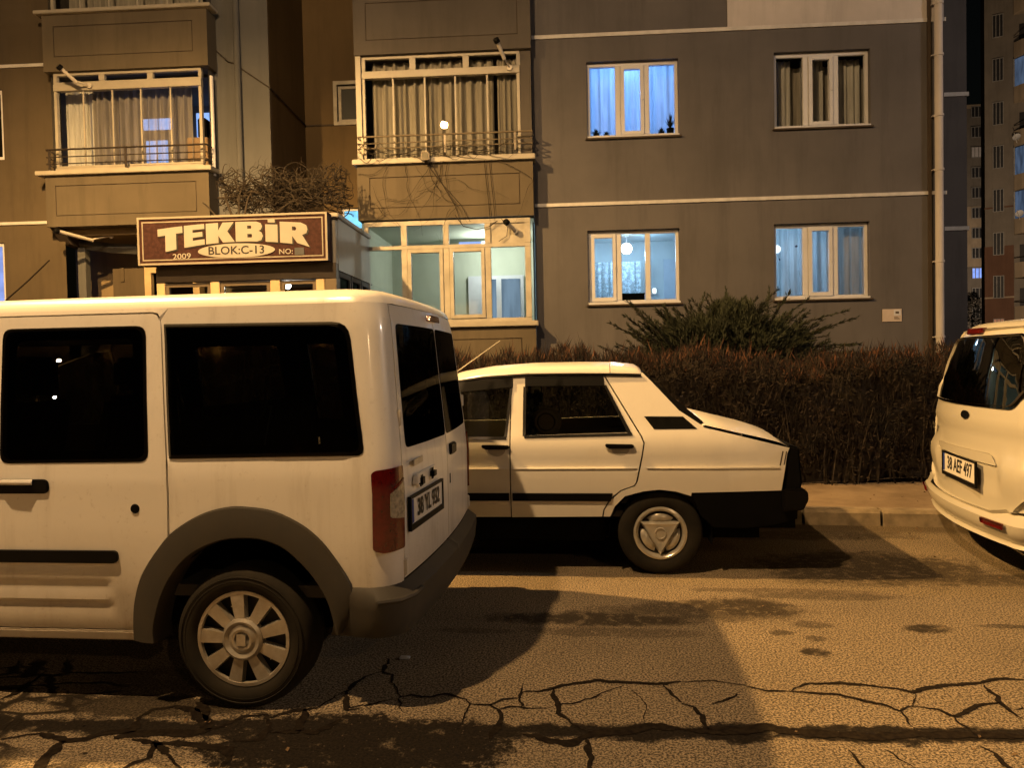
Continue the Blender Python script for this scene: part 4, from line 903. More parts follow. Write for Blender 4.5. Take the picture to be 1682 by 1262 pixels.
def plate_parts(root, mapping, w, h, text, size, wide, frame=True):
    """number plate; mapping (a, b, out) with a across, b up, out of the face"""
    if frame:
        f = MB(); e = .012; W, H = w/2, h/2
        for a0, b0, a1, b1 in ((-W-e, -H-e*2.2, W+e, -H), (-W-e, H, W+e, H+e), (-W-e, -H, -W, H), (W, -H, W+e, H)):
            f.prism([(a0, b0), (a1, b0), (a1, b1), (a0, b1)], lambda a, b: mapping(a, b, 0), lambda a, b: mapping(a, b, .014))
        f.prism([(-W, -H), (W, -H), (W, H), (-W, H)], lambda a, b: mapping(a, b, 0), lambda a, b: mapping(a, b, .005))
        pf = f.build('number_plate', M['black'], root)
    p = MB().add([mapping(-w/2, -h/2, .0075), mapping(w/2, -h/2, .0075), mapping(w/2, h/2, .0075), mapping(-w/2, h/2, .0075)], [(0, 1, 2, 3)]).build('plate', M['plate'], pf)
    MB().add([mapping(-w/2+.004, -h/2+.004, .009), mapping(-w/2+.038, -h/2+.004, .009), mapping(-w/2+.038, h/2-.004, .009), mapping(-w/2+.004, h/2-.004, .009)], [(0, 1, 2, 3)]).build('country_band', M['plate_blue'], pf)
    text_mb(text, size, lambda a, b, hh: mapping(a+.018, b, .0085+hh), .0022, wide, .001).build('lettering', M['plate_black'], pf)

# ------------------------------------------------------------------ the white van with glazed load bay, double parked on the left
VANB = (-.83, 3.86, 0)
van = thing('parked_van', 'white boxy van with black tinted side windows standing double parked at the left', 'van', VANB)
BASE[van.name] = Vector((0, 0, 0))       # the vehicles are modelled in their own coordinates
HW = [(.25, .845), (.34, .868), (.5, .880), (.75, .882), (.95, .878), (1.04, .868), (1.3, .836), (1.6, .792), (1.66, .780), (1.69, .768)]
XR = [(.3, -.005), (.9, 0), (1.05, -.008), (1.6, -.058), (1.69, -.078)]
VR_ = .125; VARC = PI*VR_/2; VWR = .74
def van_pt(s, z, out=0.0):
    hw = table(HW, z)+out; xr = table(XR, z)+out; r = VR_+out*.5
    if s <= -VR_:
        t = max(0, (-3.45-s)/.8); hw -= .13*t*t
        bow = 0.0
        return Vector((xr+s, -hw, z))
    a = (s+VR_)/VR_
    if a < PI/2: return Vector((xr-r+r*math.sin(a), -hw+r-r*math.cos(a), z))
    t = min(1.0, (s+VR_-VARC)/VWR); y = -(hw-r)*(1-t)
    return Vector((xr+.035*(1-(1-t)**2), y, z))
def van_side(s, z):
    """outer skin, with the pressed ribs of the door and the shallow step round the load bay window"""
    o = 0.0
    if s < -.15:
        o -= .007*S((-.175-s)/.02)*S((1.668-z)/.018)*S((z-1.03)/.02)*(1 if s > -.976 else 0)
    if z < .62 and s < -1.19:
        e = S((-1.215-s)/.05)
        for hi, lo in ((.522, .440), (.436, .366)):
            if lo < z < hi+.018: o -= e*.015*(S((z-lo)/(hi-lo))*(1-S((z-hi)/.018)))
        if .545 < z < .625: o -= e*.006*S((z-.545)/.06)
    return van_pt(s, z, o)
ARC_O = [(-1.148, .286), (-1.143, .427), (-1.106, .556), (-1.023, .677), (-.953, .749), (-.836, .817), (-.724, .848), (-.629, .850), (-.510, .831), (-.390, .774), (-.310, .707), (-.249, .628), (-.205, .559), (-.188, .512)]
ARC_F = ARC_O+[(-.205, .42), (-.235, .335)]
ARC_I = [(-1.040, .280), (-1.040, .357), (-1.000, .486), (-.940, .586), (-.860, .660), (-.747, .709), (-.652, .722), (-.558, .716), (-.468, .681), (-.378, .600), (-.326, .531), (-.282, .442), (-.257, .335)]
def spline(P, k=4):
    out = []
    for i in range(len(P)-1):
        p0, p1, p2, p3 = P[max(i-1, 0)], P[i], P[i+1], P[min(i+2, len(P)-1)]
        for j in range(k):
            t = j/k; out.append(tuple(.5*(2*b+(c-a)*t+(2*a-5*b+4*c-d)*t*t+(3*b-a-3*c+d)*t**3) for a, b, c, d in zip(p0, p1, p2, p3)))
    return out+[P[-1]]
ARC_O, ARC_I, ARC_F = spline(ARC_O), spline(ARC_I), spline(ARC_F)
WDOOR = rnd([(-1.742, 1.036), (-1.064, 1.039), (-1.052, 1.613), (-1.716, 1.615)], .045)
WQUAR = rnd([(-.968, 1.050), (-.126, 1.058), (-.152, 1.607), (-.964, 1.618)], [.004, .035, .07, .004])
def shrink(poly, k):
    cx = sum(p[0] for p in poly)/len(poly); cy = sum(p[1] for p in poly)/len(poly)
    return [(x-k*(1 if x > cx else -1), y-k*(1 if y > cy else -1)) for x, y in poly]
def vskin(name, out, holes=(), step=.045, fine=None, m=None, both=True, rim=.022, fn=van_side):
    mb = panel(MB(), out, fn, holes, step, fine, rim)
    o = mb.build(name, m or M['van'], van, smooth=True, angle=32); r = [o]
    if both:
        mb = panel(MB(), out, fn, holes, step, fine, rim); mb.v = [Vector((p.x, -p.y, p.z)) for p in mb.v]
        r.append(mb.build(name, m or M['van'], van, smooth=True, angle=32))
    return r
arc_front = [p for p in ARC_O if p[0] < -.985]
DO = [(-1.822, .322), (-1.151, .322)] + arc_front[1:] + [(-.983, .722), (-.980, 1.63), (-.992, 1.660), (-1.01, 1.666), (-1.815, 1.668)]
doors = vskin('sliding_door', DO, [shrink(WDOOR, .012)], .02, .02)
# finer skin over the ribs is the same sheet: the door is meshed at 2 cm
arc_back = [p for p in ARC_O if p[0] > -.975]
QU = [(-.973, .735)] + arc_back + [(-.10, .508), (.056, .512), (.060, .64), (.060, 1.690), (-3.05, 1.690), (-3.05, 1.674), (-1.01, 1.674), (-.985, 1.668), (-.972, 1.635)]
quart = vskin('rear_quarter', QU, [shrink(WQUAR, .014)], .045, .025)
# the dark gap and inner structure behind the seams
for o, dr in ((doors, 0), (quart, 1)): pass
def vglass(name, poly, parents, m, out=.003, step=.1):
    for sgn, pr in zip((1, -1), parents):
        mb = panel(MB(), poly, lambda a, b: van_pt(a, b, out), (), step, .05, .006); mb.v = [Vector((p.x, sgn*p.y, p.z)) for p in mb.v]
        mb.build(name, m, pr, smooth=True, angle=30)
vglass('window', shrink(WDOOR, -.002), doors, M['tint']); vglass('window', shrink(WQUAR, -.001), quart, M['tint'], .003)
# black printed border inside each pane
def vborder(poly, w, parents, out):
    for sgn, pr in zip((1, -1), parents):
        mb = panel(MB(), poly, lambda a, b: van_pt(a, b, out), [rnd(shrink(poly, w), .06)], .12, .05); mb.v = [Vector((p.x, sgn*p.y, p.z)) for p in mb.v]
        mb.build('window_border', M['matt_black'], pr, smooth=True)
for poly, out, prs in ((WDOOR, [(-1.80, .98), (-1.0, .98), (-.995, 1.66), (-1.80, 1.66)], doors), (WQUAR, [(-.955, .98), (-.105, .98), (-.13, 1.68), (-.955, 1.68)], quart)):
    for sgn, pr in zip((1, -1), prs):
        mb = panel(MB(), out, lambda a, b: van_pt(a, b, -.034), [rnd(shrink(poly, .045), .06)], .12, .05, .03); mb.v = [Vector((p.x, sgn*p.y, p.z)) for p in mb.v]
        mb.build('interior_lining', M['matt_black'], pr, smooth=True)
for sgn, pr in zip((1, -1), doors):
    h = MB(); y = -sgn*(.878)
    ou = rnd([(-1.80, .906), (-1.515, .906), (-1.515, .967), (-1.80, .967)], .028, 5)
    h.prism(ou, lambda a, b: (a, -sgn*.875, b), lambda a, b: (a, -sgn*.889, b)); ho = h.build('handle', M['black'], pr, bevel=.004)
    MB().tube([(-1.73, -sgn*.890, .955), (-1.70, -sgn*.905, .958), (-1.62, -sgn*.908, .958), (-1.585, -sgn*.890, .955)], .012, 8).build('grip', M['van'], ho, smooth=True)
    MB().lathe([(0, -.886), (.017, -.886), (.0205, -.880)], (-1.126, 0, .841), (0, sgn, 0), 20).build('lock_hole', M['matt_black'], pr) if sgn > 0 else None
    s = rnd([(-1.815, .612), (-1.206, .612), (-1.206, .664), (-1.815, .664)], [.002, .026, .026, .002], 5)
    s2 = MB().prism(s, lambda a, b: (a, -sgn*.880, b), lambda a, b: (a, -sgn*.898, b)); s2.build('rubbing_strip', M['black'], pr, bevel=.005)
# sills and arches
for sgn in (1, -1):
    MB().prism([(-.875, .317), (-.868, .277), (-.80, .262), (-.80, .317)], lambda a, b: (-1.152, a*sgn, b), lambda a, b: (-3.0, a*sgn, b)).build('sill_panel', M['van'], van, bevel=.006)
    for dx in (0, -2.62):
        fl = MB(); n = 56
        def along(poly, t):
            L_ = [0]
            for p, q in zip(poly, poly[1:]): L_.append(L_[-1]+math.hypot(q[0]-p[0], q[1]-p[1]))
            d = t*L_[-1]
            for i in range(len(L_)-1):
                if d <= L_[i+1]+1e-9:
                    k = (d-L_[i])/(L_[i+1]-L_[i]); return poly[i][0]+(poly[i+1][0]-poly[i][0])*k, poly[i][1]+(poly[i+1][1]-poly[i][1])*k
        out = ARC_F
        for i in range(n+1):
            a = along(out, i/n); b = along(ARC_I, i/n)
            def pt(k, o): x = a[0]+(b[0]-a[0])*k+dx; z = a[1]+(b[1]-a[1])*k; return Vector((x, sgn*(-(.880-.13*max(0, (-3.45-x)/.8)**2)-o), z))
            fl.v += [pt(0, -.004), pt(.04, .014), pt(.5, .030), pt(.95, .030), pt(1, .022), pt(1.02, -.10)]
        fl.f += [(i*6+j, i*6+6+j, i*6+7+j, i*6+j+1) for i in range(n) for j in range(5)]
        fl.build('wheel_arch_trim', M['grey_plastic'], van, smooth=True, angle=50)
        wl = MB(); m_ = 20
        for i in range(m_+1):
            t = R(3)+R(174)*i/m_; q = (-.655+dx+.40*math.cos(t), .30+.415*math.sin(t))
            wl.v += [Vector((q[0], -sgn*.85, q[1])), Vector((q[0], -sgn*.56, q[1]))]
        wl.f += [(2*i, 2*i+1, 2*i+3, 2*i+2) for i in range(m_)] + [tuple(2*i+1 for i in range(m_+1))]
        wl.build('wheel_well', M['matt_black'], van)
# bumper
bo = [(-.262, .325), (-.185, .520), (-.10, .515), (.072, .512), (.12, .515), (-VR_+VARC+VWR, .508), (-VR_+VARC+VWR, .315), (-.262, .315)]
def bump_pt(s, z):
    o = table([(.30, .020), (.33, .040), (.46, .052), (.495, .046), (.522, -.004)], z)*(.15+.85*S((s+.25)/.12))
    return van_pt(s, z, o)
mb = panel(MB(), [(-.29, .315), (-.27, .40), (-.215, .510), (-.195, .520), (-VR_+VARC+VWR, .520), (-VR_+VARC+VWR, .315)], bump_pt, (), .04, .03, .03); mb.mirror_y(0)
bmp = mb.build('rear_bumper', M['grey_plastic'], van, smooth=True, angle=45)
MB().tube([van_pt(-.10, .47, .046), van_pt(-.02, .472, .053), van_pt(.05, .472, .054), van_pt(.14, .472, .054)], .012, 8).build('bumper_scuff', M['grey_plastic'], bmp, smooth=True)
# tail lamps wrap the corner
for sgn in (1, -1):
    tl = rnd([(-.102, .672), (-.06, .658), (.054, .664), (.054, 1.006), (-.085, .996), (-.102, .985)], .012, 3)
    def lamp_pt(a, b): return van_pt(a, b, .010)
    def mk(poly, o=.010, rim=.012):
        mb = panel(MB(), poly, lambda a, b: van_pt(a, b, o), (), .03, .02, rim); mb.v = [Vector((p.x, sgn*p.y, p.z)) for p in mb.v]; return mb
    L0 = mk(tl).build('tail_lamp', M['red'], van, smooth=True, angle=40)
    mk(rnd([(-.030, .800), (.052, .788), (.052, .945), (-.0, .915), (-.030, .900)], .01, 3), .013, .006).build('reversing_lens', M['clear'], L0, smooth=True)
    mk([(-.034, .905), (-.0, .925), (.052, .955), (.052, .948), (-.0, .917), (-.034, .896)], .0135, .003).build('lens_divider', M['red'], L0)
# rear doors
SE = -VR_+VARC+VWR
for sgn in (1, -1):
    out = [(.067, .528), (SE-.004, .528), (SE-.004, 1.688), (.067, 1.688)]
    hole = rnd([(.125, 1.072), (SE-.016, 1.066), (SE-.016, 1.600), (.118, 1.600)], .035)
    mb = panel(MB(), out, van_pt, [shrink(hole, .012)], .05, .03, .02); mb.v = [Vector((p.x, sgn*p.y, p.z)) for p in mb.v]
    dr = mb.build('rear_door', M['van'], van, smooth=True, angle=32)
    mb = panel(MB(), shrink(hole, -.004), lambda a, b: van_pt(a, b, .003), (), .1, .05, .006); mb.v = [Vector((p.x, sgn*p.y, p.z)) for p in mb.v]
    mb.build('window', M['darkglass'], dr, smooth=True)
    mb = panel(MB(), hole, lambda a, b: van_pt(a, b, -.004), [rnd(shrink(hole, .05), .05)], .12, .05); mb.v = [Vector((p.x, sgn*p.y, p.z)) for p in mb.v]
    mb.build('window_border', M['matt_black'], dr, smooth=True)
    for z in (.575, 1.20):
        p = van_pt(.066, z, .0)
        MB().box((p.x-.012, sgn*(p.y-.010), z-.035), (p.x+.012, sgn*(p.y+.018), z+.035)).build('hinge', M['van'], dr, bevel=.004)
    if sgn == 1:
        def pl(a, b, o): return Vector((.004+.030+o, -.42+a, .792+b))
        def rear_map(a, b, o):
            y = -.46+a; t = 1-(-y)/.74; p = van_pt(0, .79+b); return Vector((.035*(1-(1-t)**2)+.006+o, y, .795+b))
        plate_parts(dr, rear_map, .50, .110, '38 YL 932', .105, .82)
        MB().prism(rnd([(-.66, .90), (-.28, .90), (-.28, .945), (-.64, .945)], .015), lambda a, b: (.012, a, b), lambda a, b: (.034, a, b)).build('plate_lamp_bar', M['van'], dr, bevel=.004)
        MB().box((.02, -.60, .885), (.045, -.54, .935)).build('plate_lamp', M['black'], dr, bevel=.01); MB().box((.025, -.42, .888), (.055, -.34, .942)).build('plate_lamp', M['black'], dr, bevel=.015)
        MB().box((.020, -.66, .985), (.024, -.50, 1.012)).build('faint_badge', M['hub'], dr)
    else:
        MB().prism(rnd([(.06, .945), (.20, .945), (.20, 1.005), (.06, 1.005)], .02), lambda a, b: (.022, a, b), lambda a, b: (.046, a, b)).build('handle', M['black'], dr, bevel=.006)
        MB().box((.032, .045, .80), (.037, .06, .85)).build('lock', M['matt_black'], dr)
p = van_pt(.5, 1.665)
MB().prism(rnd([(-.12, 1.640), (.12, 1.640), (.10, 1.672), (-.10, 1.672)], .008), lambda a, b: (p.x-.02, a, b), lambda a, b: (p.x+.028, a, b)).build('high_brake_lamp', M['red'], van, bevel=.004)
# roof: rings running in from the wall top
rf = MB(); rings = [(0, 1.690), (.010, 1.712), (.030, 1.733), (.065, 1.749), (.14, 1.760), (.30, 1.768), (.52, 1.773), (.72, 1.774)]
xs = [-3.05, -2.7, -2.3, -1.9, -1.5, -1.1, -.8, -.6, -.45, -.35]
def ring(d, z):
    hw = .768-d; xr = -.078-d*.85; r = max(.03, VR_-d*.15); pts = []
    for x in xs: pts.append((min(x, xr-r-.01), -hw))
    for k in range(9):
        a = PI/2*k/8; pts.append((xr-r+r*math.sin(a), -hw+r-r*math.cos(a)))
    for y in (-.75, -.5, -.25):
        yy = (hw-r)*y/.78; t = 1-abs(yy)/.74; pts.append((xr+.035*(1-(1-t)**2)*max(0, 1-d*4), yy))
    pts.append((xr+.035*max(0, 1-d*4), 0)); full = pts+[(x, -y) for x, y in reversed(pts[:-1])]
    return [Vector((x, y, z-.020*max(0, (-1.2-x)/1.85)**2)) for x, y in full]
RG = [ring(*q) for q in rings]; n = len(RG[0])
for g in RG: rf.v += g
rf.f += [(k*n+i, k*n+i+1, (k+1)*n+i+1, (k+1)*n+i) for k in range(len(RG)-1) for i in range(n-1)] + [tuple((len(RG)-1)*n+i for i in range(n))]
rf.build('roof', M['van'], van, smooth=True, angle=60)
# cab: front door, wing, windscreen, bonnet, nose
FD = [(-2.86, .322), (-1.834, .322), (-1.828, 1.668), (-3.03, 1.668), (-3.30, 1.45), (-3.52, 1.10), (-3.52, .78), (-3.43, .60)]
FDW = rnd([(-3.30, 1.10), (-1.90, 1.055), (-1.90, 1.60), (-2.98, 1.60)], .04)
fd = vskin('front_door', FD, [FDW], .07, .04)
vglass('window', shrink(FDW, -.008), fd, M['tint'], .001)
fa = [(x-2.62, z) for x, z in ARC_O]
FW = [(-4.22, .42), (-3.82, .42)] if 0 else None
wing = [(-2.80-.0, .330)] if 0 else None
WI = [(-3.53, .80), (-3.53, 1.10), (-3.62, 1.10), (-4.05, .99), (-4.22, .86), (-4.26, .62), (-4.26, .40), (-3.90, .40)] if 0 else [(-3.455, .742), (-3.53, .80), (-3.53, 1.10), (-3.66, 1.09), (-4.05, .985), (-4.20, .88), (-4.24, .62), (-4.24, .33), (-2.81, .29)] if 0 else None
wi = [(-2.62+x, z) for x, z in ARC_O if z > .62][::-1]
WI = [(-4.24, .33), (-2.87-.0, .33)] if 0 else [(-3.54, .83)] + [(-3.54, 1.10), (-3.66, 1.095), (-4.05, .985), (-4.19, .88), (-4.22, .62), (-4.22, .33), (-3.785, .33)] + [(-3.80+.0, .40)] + [(-2.62-1.148+.0, .43), (-2.62-1.106, .556), (-2.62-1.023, .677), (-2.62-.953, .749)]
vskin('front_wing', WI, (), .07, .05)
def loft(stations, ny=9):
    """stations (x, z at the edge, half width, rise in the middle)"""
    mb = MB()
    for x, z, hw, cr in stations:
        for j in range(ny): t = -1+2*j/(ny-1); mb.v.append(Vector((x, hw*t, z+cr*(1-abs(t)**2.4))))
    mb.f += [(i*ny+j, i*ny+ny+j, i*ny+ny+1+j, i*ny+j+1) for i in range(len(stations)-1) for j in range(ny-1)]
    return mb
loft([(-3.05, 1.69, .768, .065), (-3.28, 1.48, .79, .06), (-3.52, 1.24, .815, .05), (-3.66, 1.10, .84, .04)]).build('windscreen', M['darkglass'], van, smooth=True)
loft([(-3.66, 1.096, .865, .035), (-3.9, 1.03, .83, .05), (-4.1, .96, .78, .05), (-4.22, .88, .745, .04)]).build('bonnet', M['van'], van, smooth=True)
loft([(-4.225, .878, .745, .035), (-4.29, .72, .735, .02), (-4.31, .55, .735, .0), (-4.28, .36, .735, .0), (-4.15, .28, .72, .0)]).build('front_bumper', M['grey_plastic'], van, smooth=True)
for sgn in (1, -1): MB().prism([(-4.0, .78), (-4.225, .70), (-4.23, .86), (-4.02, .93)], lambda a, b: (a, sgn*.70, b), lambda a, b: (a-.01*0, sgn*(.86-.13*max(0, (-3.45-a)/.8)**2), b)).build('headlamp', M['clear'], van, bevel=.01)
# underside, floor, seats
MB().box((-4.1, -.56, .24), (-.12, .56, .42)).box((-2.85, -.80, .27), (-1.18, .80, .40)).build('underbody', M['matt_black'], van)
MB().box((-3.5, -.80, .45), (-.10, .80, .50)).build('load_floor', M['trim'], van)
for x, y in ((-2.35, -.40), (-2.35, .40)):
    s = MB().box((x-.25, y-.24, .55), (x+.27, y+.24, .72)); s.prism([(x+.20, .70), (x+.33, .70), (x+.45, 1.28), (x+.36, 1.28)], lambda a, b: (a, y-.23, b), lambda a, b: (a, y+.23, b))
    o = s.build('seat', M['seat'], van, bevel=.03, smooth=True); MB().box((x+.34, y-.12, 1.31), (x+.46, y+.12, 1.50)).build('headrest', M['seat'], o, bevel=.03, smooth=True)
s = MB().box((-1.55, -.70, .55), (-1.05, .70, .70)); s.prism([(-1.15, .68), (-1.02, .68), (-.90, 1.25), (-1.0, 1.25)], lambda a, b: (a, -.70, b), lambda a, b: (a, .70, b))
s.build('seat', M['seat'], van, bevel=.03, smooth=True)
for y in (-.785, .785):
    for x in (-.67, -3.29): van_wheel(van, (x, y, .294))

# ------------------------------------------------------------------ the old white saloon by the kerb
SB = (-.85, 5.845, 0)
car = thing('parked_saloon', 'old white three-box saloon with black bumper and triangular hubcaps at the kerb before the hedge', 'car', SB)
BASE[car.name] = Vector((0, 0, 0))
SHW = [(.18, .74), (.30, .775), (.385, .792), (.50, .805), (.62, .812), (.718, .814), (.728, .806), (.80, .806), (.88, .798), (.935, .780), (.96, .768), (1.335, .640), (1.42, .60)]
def sal(x, z, out=0.0):
    hw = table(SHW, z)+out
    t = max(0, (abs(x)-1.45)/.75); hw -= .045*t*t
    if x > .9 and z > .93: hw -= 0.0
    return Vector((x, -hw, z))
def sskin(name, out, holes=(), step=.05, fine=.03, m=None, rim=.02, o=0.0):
    r = []
    for sgn in (1, -1):
        mb = panel(MB(), out, lambda a, b: sal(a, b, o), holes, step, fine, rim); mb.v = [Vector((p.x, sgn*p.y, p.z)) for p in mb.v]
        r.append(mb.build(name, m or M['sedan'], car, smooth=True, angle=28))
    return r
def child(name, poly, parents, m, o=.003, rim=.005, step=.12, holes=()):
    for sgn, pr in zip((1, -1), parents):
        mb = panel(MB(), poly, lambda a, b: sal(a, b, o), holes, step, .04, rim); mb.v = [Vector((p.x, sgn*p.y, p.z)) for p in mb.v]
        mb.build(name, m, pr, smooth=True, angle=30)
RDG = [(.336, .934), (1.036, .947), (.868, 1.262), (.862, 1.318), (.336, 1.320)]
RD = [(.240, .385), (.842, .391), (.850, .436), (.891, .509), (.964, .569), (1.052, .601), (1.066, .621), (1.102, .781), (1.119, .877), (1.104, .918), (.866, 1.326), (.242, 1.330)]
rdo = sskin('rear_door', RD, [RDG])
FDG = [(-.60, .926), (.202, .925), (.240, 1.252), (.243, 1.317), (-.15, 1.290), (-.30, 1.235)]
FD_ = [(-.72, .385), (.232, .387), (.232, .915), (.234, 1.328), (-.16, 1.306), (-.34, 1.245), (-.70, .935)]
fdo = sskin('front_door', FD_, [FDG])
child('window', shrink(RDG, -.004), rdo, M['carglass'], -.006); child('window', shrink(FDG, -.004), fdo, M['carglass'], -.006)
def frame(poly, w, parents, m=M['chrome'], o=.002):
    child('window_trim', poly, parents, m, o, .004, .2, [shrink(poly, w)])
child('wind_deflector', [(.334, 1.262), (.872, 1.256), (.866, 1.322), (.334, 1.324)], rdo, M['black'], .012, .01)
child('wind_deflector', [(-.17, 1.225), (.246, 1.258), (.248, 1.322), (-.15, 1.296)], fdo, M['black'], .012, .01)
child('window_trim', [(1.020, .940), (1.046, .940), (.884, 1.262), (.868, 1.258)], rdo, M['chrome'], .006, .006); child('window_trim', [(.334, .918), (1.050, .930), (1.046, .946), (.334, .934)], rdo, M['chrome'], .006, .006); child('window_trim', [(.322, .934), (.342, .934), (.342, 1.258), (.322, 1.258)], rdo, M['chrome'], .006, .006)
child('window_trim', [(-.62, .912), (.212, .910), (.212, .928), (-.62, .930)], fdo, M['chrome'], .006, .006); child('window_trim', [(.198, .928), (.214, .928), (.248, 1.258), (.232, 1.258)], fdo, M['chrome'], .006, .006)
for prs, hx in ((rdo, 1.06), (fdo, .237)):
    for sgn, pr in zip((1, -1), prs):
        ou = [(hx-.19, .858), (hx-.16, .845), (hx-.02, .845), (hx, .852), (hx, .866), (hx-.02, .872), (hx-.19, .876)]
        y = .800
        o = MB().prism(ou, lambda a, b: (a, -sgn*.800, b), lambda a, b: (a, -sgn*.828, b)).build('handle', M['black'], pr, bevel=.005)
        mb = MB(); N_ = 12   # flat patch under the handle, the finger hollow's shade put into its colour
        ou = [(hx-.15+.12*(1-math.cos(PI*k/N_))/2, .846-.050*math.sin(PI*k/N_)) for k in range(N_+1)]
        mb.add([(a, -sgn*(.8055), b) for a, b in ou], [tuple(range(N_+1))]); mb.build('finger_hollow_shade', simple('hollow_shade', (.42, .40, .36), .4), o)
child('rubbing_strip', [(.250, .500), (.900, .496), (.913, .548), (.250, .550)], rdo, M['black'], .012, .012); child('rubbing_strip', [(-.70, .502), (.226, .500), (.226, .550), (-.70, .552)], fdo, M['black'], .012, .012)
ARCS = [(.897, .394), (.926, .460), (.993, .529), (1.112, .561), (1.216, .572), (1.322, .560), (1.42, .530)]
QS = [(.852, .391), (.893, .391)] + ARCS + [(1.424, .552), (1.995, .562), (2.035, .800), (2.052, .836), (1.786, .905), (1.520, .972), (1.498, .990), (1.358, 1.086), (1.188, 1.277), (1.128, 1.340), (1.115, 1.322), (.876, 1.327), (1.114, .920), (1.129, .878), (1.112, .779), (1.076, .617), (1.058, .593), (.972, .561), (.900, .503), (.860, .434)]
qua = sskin('rear_quarter', QS, (), .05, .03)
child('swage_line', [(1.135, .714), (1.985, .708), (1.985, .717), (1.135, .723)], qua, M['sedan'], .007, .009, .3); child('swage_line', [(.250, .714), (1.072, .714), (1.074, .723), (.250, .723)], rdo, M['sedan'], .007, .009, .3); child('swage_line', [(-.70, .714), (.226, .714), (.226, .723), (-.70, .723)], fdo, M['sedan'], .007, .009, .3)
child('side_vent', [(1.130, 1.050), (1.382, 1.046), (1.470, .966), (1.192, .966)], qua, M['matt_black'], .004, .004)
child('wing_joint', [(1.985, .725), (1.992, .725), (2.012, .815), (2.005, .817)], qua, M['groove'], .002, .002)
child('wing_joint', [(2.010, .725), (2.016, .725), (2.034, .815), (2.028, .815)], qua, M['groove'], .002, .002)
val = sskin('rear_valance', [(1.424, .545), (1.995, .556), (2.14, .53), (2.10, .42), (2.10, .371), (1.945, .331), (1.766, .311), (1.563, .318), (1.48, .40)], (), .06, .04, M['matt_black'], .02, -.004)
FWG = [(-1.90, .35), (-1.55, .38), (-1.50, .46), (-1.40, .55), (-1.22, .60), (-1.04, .55), (-.93, .46), (-.89, .385), (-.73, .385), (-.71, .935), (-.98, .93), (-1.6, .86), (-2.0, .79), (-2.08, .74), (-2.08, .52)]
sskin('front_wing', FWG, (), .08, .05)
# top sheets: roof, screens, boot lid, bonnet
def rail_z(x): return table([(-.34, 1.250), (-.175, 1.300), (.052, 1.330), (.373, 1.345), (.859, 1.338), (1.115, 1.325)], x)
st = []
for x, cr, dz in ((-.36, .050, 0), (-.30, .058, 0), (-.15, .066, 0), (.05, .070, 0), (.35, .073, 0), (.70, .076, 0), (.91, .076, 0)):
    st.append((x, rail_z(x)+.004, .648 if x > -.2 else .655, cr))
def roof_loft(st):
    mb = MB(); T = [-1, -.985, -.95, -.86, -.65, -.35, 0, .35, .65, .86, .95, .985, 1]
    for x, z, hw, cr in st:
        for t in T:
            a = abs(t); k = 0 if a >= 1 else (.32 if a > .98 else (.52 if a > .94 else (.70 if a > .85 else (.86 if a > .6 else (.96 if a > .3 else 1)))))
            mb.v.append(Vector((x, hw*t, z+cr*k)))
    n = len(T); mb.f += [(i*n+j, i*n+n+j, i*n+n+1+j, i*n+j+1) for i in range(len(st)-1) for j in range(n-1)]
    for e in (0, len(st)-1):
        x, z, hw, cr = st[e]; i0 = len(mb.v); mb.v += [Vector((x, hw, z-.02)), Vector((x, -hw, z-.02))]; mb.f.append(tuple(e*n+j for j in range(n))+(i0, i0+1))
    return mb
roof_loft(st).build('roof', M['sedan'], car, smooth=True, angle=40)
roof_loft([(.914, rail_z(.914)+.005, .650, .077), (1.0, 1.336, .648, .072), (1.09, 1.333, .645, .064), (1.118, 1.330, .642, .048), (1.128, 1.328, .64, .02)]).build('roof_trailing_edge', M['sedan'], car, smooth=True, angle=40)
for sgn in (1, -1): MB().tube([(x, -sgn*.652, rail_z(x)-.006) for x in (-.36, -.175, .05, .37, .86, 1.118)], .008, 6).build('drip_rail', M['black'], car, smooth=True)
loft([(1.128, 1.330, .615, .035), (1.26, 1.195, .655, .035), (1.40, 1.06, .69, .03), (1.49, .985, .715, .03)]).build('rear_window', M['darkglass'], car, smooth=True)
for sgn in (1, -1):
    MB().prism([(1.118, 1.345), (1.135, 1.352), (1.30, 1.190), (1.515, 1.010), (1.515, .982), (1.496, .987), (1.356, 1.083), (1.186, 1.274)], lambda a, b: (a, -sgn*(.655+.25*(1.34-b)-.03), b), lambda a, b: (a, -sgn*(.600+.25*(1.34-b)-.03), b)).build('window_seal', M['black'], car, bevel=.004)
loft([(1.505, .982, .765, .055), (1.52, .990, .768, .052), (1.70, .945, .765, .050), (1.88, .902, .755, .046), (2.00, .868, .742, .040), (2.050, .842, .735, .026), (2.060, .825, .732, .010)]).build('boot_lid', M['sedan'], car, smooth=True, angle=50)
tp = MB().prism([(2.040, .858), (2.115, .838), (2.130, .60), (2.112, .545), (2.0, .548), (2.035, .79)], lambda a, b: (a, -.766, b), lambda a, b: (a, .766, b))
tpo = tp.build('tail_panel', M['matt_black'], car, bevel=.012)
for sgn in (1, -1): MB().box((2.118, sgn*.40, .64), (2.1335, sgn*.68, .80)).build('tail_lamp', M['red'], tpo, bevel=.006)
def saloon_plate(a, b, o): return Vector((2.135+o, a, .68+b))
plate_parts(tpo, saloon_plate, .50, .11, '38', .10, 1.0)
rb = MB().prism(rnd([(2.00, .565), (2.135, .575), (2.160, .55), (2.162, .50), (2.130, .435), (2.00, .425)], .015), lambda a, b: (a, -.80, b), lambda a, b: (a, .80, b)); rb.build('rear_bumper', M['black'], car, bevel=.01)
MB().box((1.55, -.70, .30), (2.10, .70, .45)).build('underbody', M['matt_black'], car)
